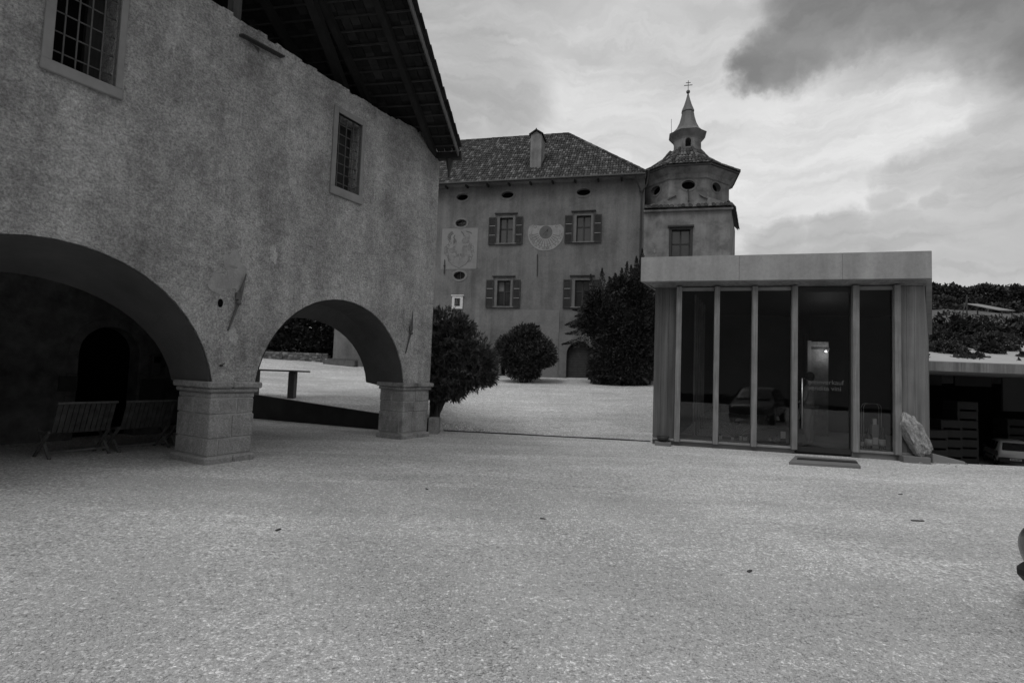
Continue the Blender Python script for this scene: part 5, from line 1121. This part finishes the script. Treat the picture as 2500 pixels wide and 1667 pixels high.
# hedge and stone wall on the left, seen through the arch
def mass(name, blobs, n, length, width, mat, label, cat, kind=None, group=None, trunkz=None):
    o = np.array(blobs, float)[:, :3].mean(0); o[2] = min(b[2]-b[5] for b in blobs); root = empty(name, tuple(o), 0, label=label, cat=cat, group=group, kind=kind)
    B = [(b[0]-o[0], b[1]-o[1], b[2]-o[2], b[3], b[4], b[5]) for b in blobs]
    p, d = blob_points(B, n, .4); V = leaves_at(p, unit(d+rng.normal(size=d.shape)*.8), length, width); V2 = leaves_at(*blob_points([(a, b, c, d_*.8, e*.8, f*.8) for a, b, c, d_, e, f in B], n//4, .8), length*2, width*3)
    quads_mesh('foliage', np.concatenate([V, V2]), mat, root)
    for b in B[::max(1, len(B)//4)]: MB().tube([(b[0], b[1], -.4 if trunkz is None else trunkz), (b[0]+.1, b[1], b[2])], [.09, .03], 6).build('trunk', m_stem, root)
    return root
rs = np.random.default_rng(5)
mass('garden_hedge', [(x, 34.3+rs.uniform(-.3, .3), 3.6+rs.uniform(-.4, 1.2), 1.1, .8, 1.5) for x in np.arange(-19, -11.0, .8)]+[(x, 34.2, 2.7, 1.0, .7, .9) for x in np.arange(-19, -10.8, .8)]+[(x, 34.6, 5.6+rs.uniform(-.3, .5), 1.2, .8, 1.0) for x in np.arange(-18.5, -12, 1.2)], 22000, .24, .05, m_leafd, 'dark leafy hedge above the rubble wall, seen through the right arch', 'hedge')
rw = empty('rubble_wall', (-13.4, 33.0, 1.7), 0, label='low rubble stone wall below the hedge, seen through the right arch', cat='wall')
MB().box(-2.4, 2.15, .05, .6, -.4, .62).build('wall_core', m_inner, rw)
sm_ = MB(); zc = -.15
for r_ in range(6):
    xx = -2.4
    while xx < 2.1:
        w_ = random.uniform(.14, .34); h_ = .14+.0*r_; sm_.box(xx+.01, min(xx+w_, 2.15), -.03+random.uniform(-.03, .02), .1, zc+.008, zc+h_, .018); xx += w_
    zc += .145
sm_.build('wall_stones', m_rubble, rw, kind='stuff')
gbn = empty('garden_bench', tuple(root_mat(house) @ Vector((-10.2, -.55, 0)))[:2]+(1.60,), FH, label='long low wooden bench against the manor wall, seen through the right arch', cat='bench')
MB().box(-1.0, 1.05, -.3, .05, .36, .42).build('seat', m_timber2, gbn); MB().box(-1.0, 1.05, .05, .12, .08, .52).build('backrest', m_timber2, gbn); MB().box(-1.0, 1.05, -.3, -.25, .08, .36).build('front_board', m_timber2, gbn)
for x in (-.95, .9): MB().box(x, x+.09, -.28, .1, 0, .36).build('leg', m_timber2, gbn)
# hill vegetation behind the garage
def ridge_mass(name, label, X0, X1, step, Y, zb_, r, n, cat='hedge', **k):
    bl = [(x+rs.uniform(-.4, .4), Y+rs.uniform(-.6, .6), zb_+rs.uniform(-.25, .35), r[0]*rs.uniform(.8, 1.2), r[1], r[2]*rs.uniform(.85, 1.15)) for x in np.arange(X0, X1, step)]
    return mass(name, bl, n, k.pop('ll', .2), k.pop('lw', .05), k.pop('mat', m_leafm), label, cat, **k)
ridge_mass('dark_hedge', 'long dark hedge directly above the garage roof', 22, 62, 1.1, 34.2, 5.0, (1.2, 1.0, 1.15), 26000, mat=m_leafd)
for i, (x0, x1) in enumerate(((20.5, 22.5), (25.2, 30))): pass
mass('roof_creeper', [(21.9, 27.2, 3.55, 1.0, .8, .45), (23.6, 29.5, 4.3, 1.4, .8, .4), (22.5, 26.2, 3.05, .7, .6, .3), (21.3, 28.5, 4.0, .9, .8, .5), (21.6, 25.6, 2.95, .9, .5, .18), (22.0, 30.0, 4.7, 1.5, 1.0, .6)], 9000, .14, .04, m_leafm, 'leafy creeper trailing down the middle of the pale garage roof', 'creeper', group='creepers on the garage roof', trunkz=.2)
mass('roof_creeper', [(18.9, 26.5, 3.45, .7, .8, .35), (20.6, 29.5, 4.3, 1.6, .8, .4), (19.3, 25.6, 3.05, .5, .5, .15), (19.6, 28.6, 3.95, 1.3, .8, .5), (18.4, 25.8, 3.2, .4, .5, .3)], 2600, .16, .05, m_leafm, 'creeper on the garage roof right beside the pavilion wall', 'creeper', group='creepers on the garage roof', trunkz=.2)
mass('roof_creeper', [(24.6, 27.6, 3.75, .5, .6, .3), (26.0, 29, 4.2, 1.4, .9, .5), (25.8, 26.4, 3.3, .9, .5, .2), (27.0, 26.4, 3.4, 1.3, .7, .35), (25.0, 25.2, 2.95, 1.4, .3, .07), (24.0, 24.1, 2.75, .18, .15, .25)], 4200, .16, .05, m_leafm, 'creeper spilling over the garage roof edge above the white car', 'creeper', group='creepers on the garage roof', trunkz=.2)
ti = 0
LBL = ['beside the pavilion roof corner', 'above the braced vineyard post', 'directly above the pale shelter', 'just past the right end of the pale shelter', 'last of the row, cut by the frame edge']
for i in range(5):
    x0 = 37.2+i*2.15; bl = [(x0+rs.uniform(-1, 1), 47+rs.uniform(-1.2, 1.2), 9.85+rs.uniform(-.35, .2), rs.uniform(.7, 1.2), .9, rs.uniform(.75, 1.0)) for _ in range(10)]
    mass('hillside_tree', bl, 9000, .19, .05, m_leafm, f'bushy vineyard tree on the hill crest, {LBL[i]}', 'tree', group='trees along the hill crest', trunkz=-1)
for i in range(2):
    ridge_mass('vine_row', ['scrubby vine row on the bank just below the hill crest trees', 'lower vine row on the grassy bank beside the pale shelter'][i], 31, 66, 1.6, 45.5-i*1.7, 8.6-i*.45, (1.2, .4, .75-.16*i), 9000, cat='vines', group='vine rows on the hillside')
sh_ = empty('shelter_roof', (35.6, 40, 6.9), 0, label='flat pale lean-to roof on posts standing on the grassy bank', cat='shelter')
MB().hexa([(-1.2, .8, 1.28), (.0, .9, 1.28), (1.1, -.9, .60), (-.1, -.9, .60), (-1.2, .8, 1.33), (.0, .9, 1.33), (1.1, -.9, .65), (-.1, -.9, .65)]).build('roof', m_fresco, sh_)
for x, y, z in ((-1.1, .7, 1.25), (-.2, .8, 1.25), (.95, -.8, .59), (.2, -.8, .59)): MB().box(x, x+.07, y, y+.07, -1.2, z).build('post', m_timber2, sh_)
ap_o = empty('vineyard_post', (33.9, 40.0, hillside_z(33.9, 40)), 0, label='dark braced vineyard end post on the bank beside the pale shelter', cat='post')
MB().tube([(0, 0, -.3), (.03, 0, 1.5)], .05, 7).build('upright', m_stem, ap_o); MB().tube([(-.45, 0, -.3), (.02, 0, 1.1)], .04, 7).build('brace', m_stem, ap_o)

# ================================================================== GRAVEL PEBBLES (countless)
def pebbles(name, poly, dens, r0, r1, seed):
    me = bpy.data.meshes.new(name); me.from_pydata([(x, y, court_z(x, y)) for x, y in poly], [], [tuple(range(len(poly)))]); me.materials.append(m_pebble)
    o = bpy.data.objects.new(name, me); COL.objects.link(o); o['kind'] = 'stuff'; tag(o, 'loose pale pebbles scattered over the courtyard gravel', 'gravel')
    protos = []
    g = bpy.data.node_groups.new(name, 'GeometryNodeTree'); g.interface.new_socket('Geometry', in_out='INPUT', socket_type='NodeSocketGeometry'); g.interface.new_socket('Geometry', in_out='OUTPUT', socket_type='NodeSocketGeometry')
    n = g.nodes; L = g.links.new; gi = n.new('NodeGroupInput'); go_ = n.new('NodeGroupOutput')
    dp_ = n.new('GeometryNodeDistributePointsOnFaces'); dp_.inputs['Density'].default_value = dens; dp_.inputs['Seed'].default_value = seed
    ico = n.new('GeometryNodeMeshIcoSphere'); ico.inputs['Radius'].default_value = 1; ico.inputs['Subdivisions'].default_value = 1
    sm = n.new('GeometryNodeSetMaterial'); sm.inputs['Material'].default_value = m_pebble; L(ico.outputs[0], sm.inputs[0])
    ip = n.new('GeometryNodeInstanceOnPoints'); L(dp_.outputs['Points'], ip.inputs['Points']); L(sm.outputs[0], ip.inputs['Instance'])
    rv = n.new('FunctionNodeRandomValue'); rv.data_type = 'FLOAT_VECTOR'; rv.inputs[0].default_value = (0, 0, 0); rv.inputs[1].default_value = (.5, .5, 6.28); L(rv.outputs[0], ip.inputs['Rotation'])
    rs_ = n.new('FunctionNodeRandomValue'); rs_.data_type = 'FLOAT_VECTOR'; rs_.inputs[0].default_value = (r0, r0*.8, r0*.45); rs_.inputs[1].default_value = (r1*1.2, r1, r1*.6); L(rs_.outputs[0], ip.inputs['Scale'])
    L(gi.outputs[0], dp_.inputs[0]); jn = n.new('GeometryNodeJoinGeometry'); L(ip.outputs[0], jn.inputs[0]); L(jn.outputs[0], go_.inputs[0])
    md = o.modifiers.new('scatter', 'NODES'); md.node_group = g; return o
pebbles('loose_gravel', [(-2.3, 1.9), (2.3, 1.9), (4.9, 4.6), (-4.9, 4.6)], 3600, .0045, .0115, 1)
pebbles('loose_gravel', [(-4.9, 4.6), (4.9, 4.6), (7.6, 7.6), (-5.4, 7.6)], 1800, .0045, .011, 2)
# a few dark scraps on the court
for i, (x, y) in enumerate([(4.9, 6.6), (-2.2, 5.3), (.45, 6.1), (2.1, 4.7), (-1.1, 7.4), (5.9, 8.2)]):
    o = MB().hexa([(0, 0, 0), (.10, .0, 0), (.11, .03, 0), (.0, .025, 0), (0, 0, .008), (.10, 0, .012), (.11, .03, .008), (0, .025, .01)]).build('twig_scrap', m_stem); o.location = (x, y, court_z(x, y)+.003); o.rotation_euler[2] = i*1.3; o.scale = (1.5, 1, 1) if i == 0 else (.6, .8, 1)
    tag(o, ['long dark bark scrap on the gravel toward the lower yard', 'dark bark scrap on the gravel nearest the left stone pier', 'dark scrap in the middle of the open gravel', 'dark scrap on the near gravel in front of the glass door', 'small dark scrap on the gravel before the right arch', 'dark scrap on the gravel in front of the boulder'][i], 'scrap', 'dark scraps on the gravel')
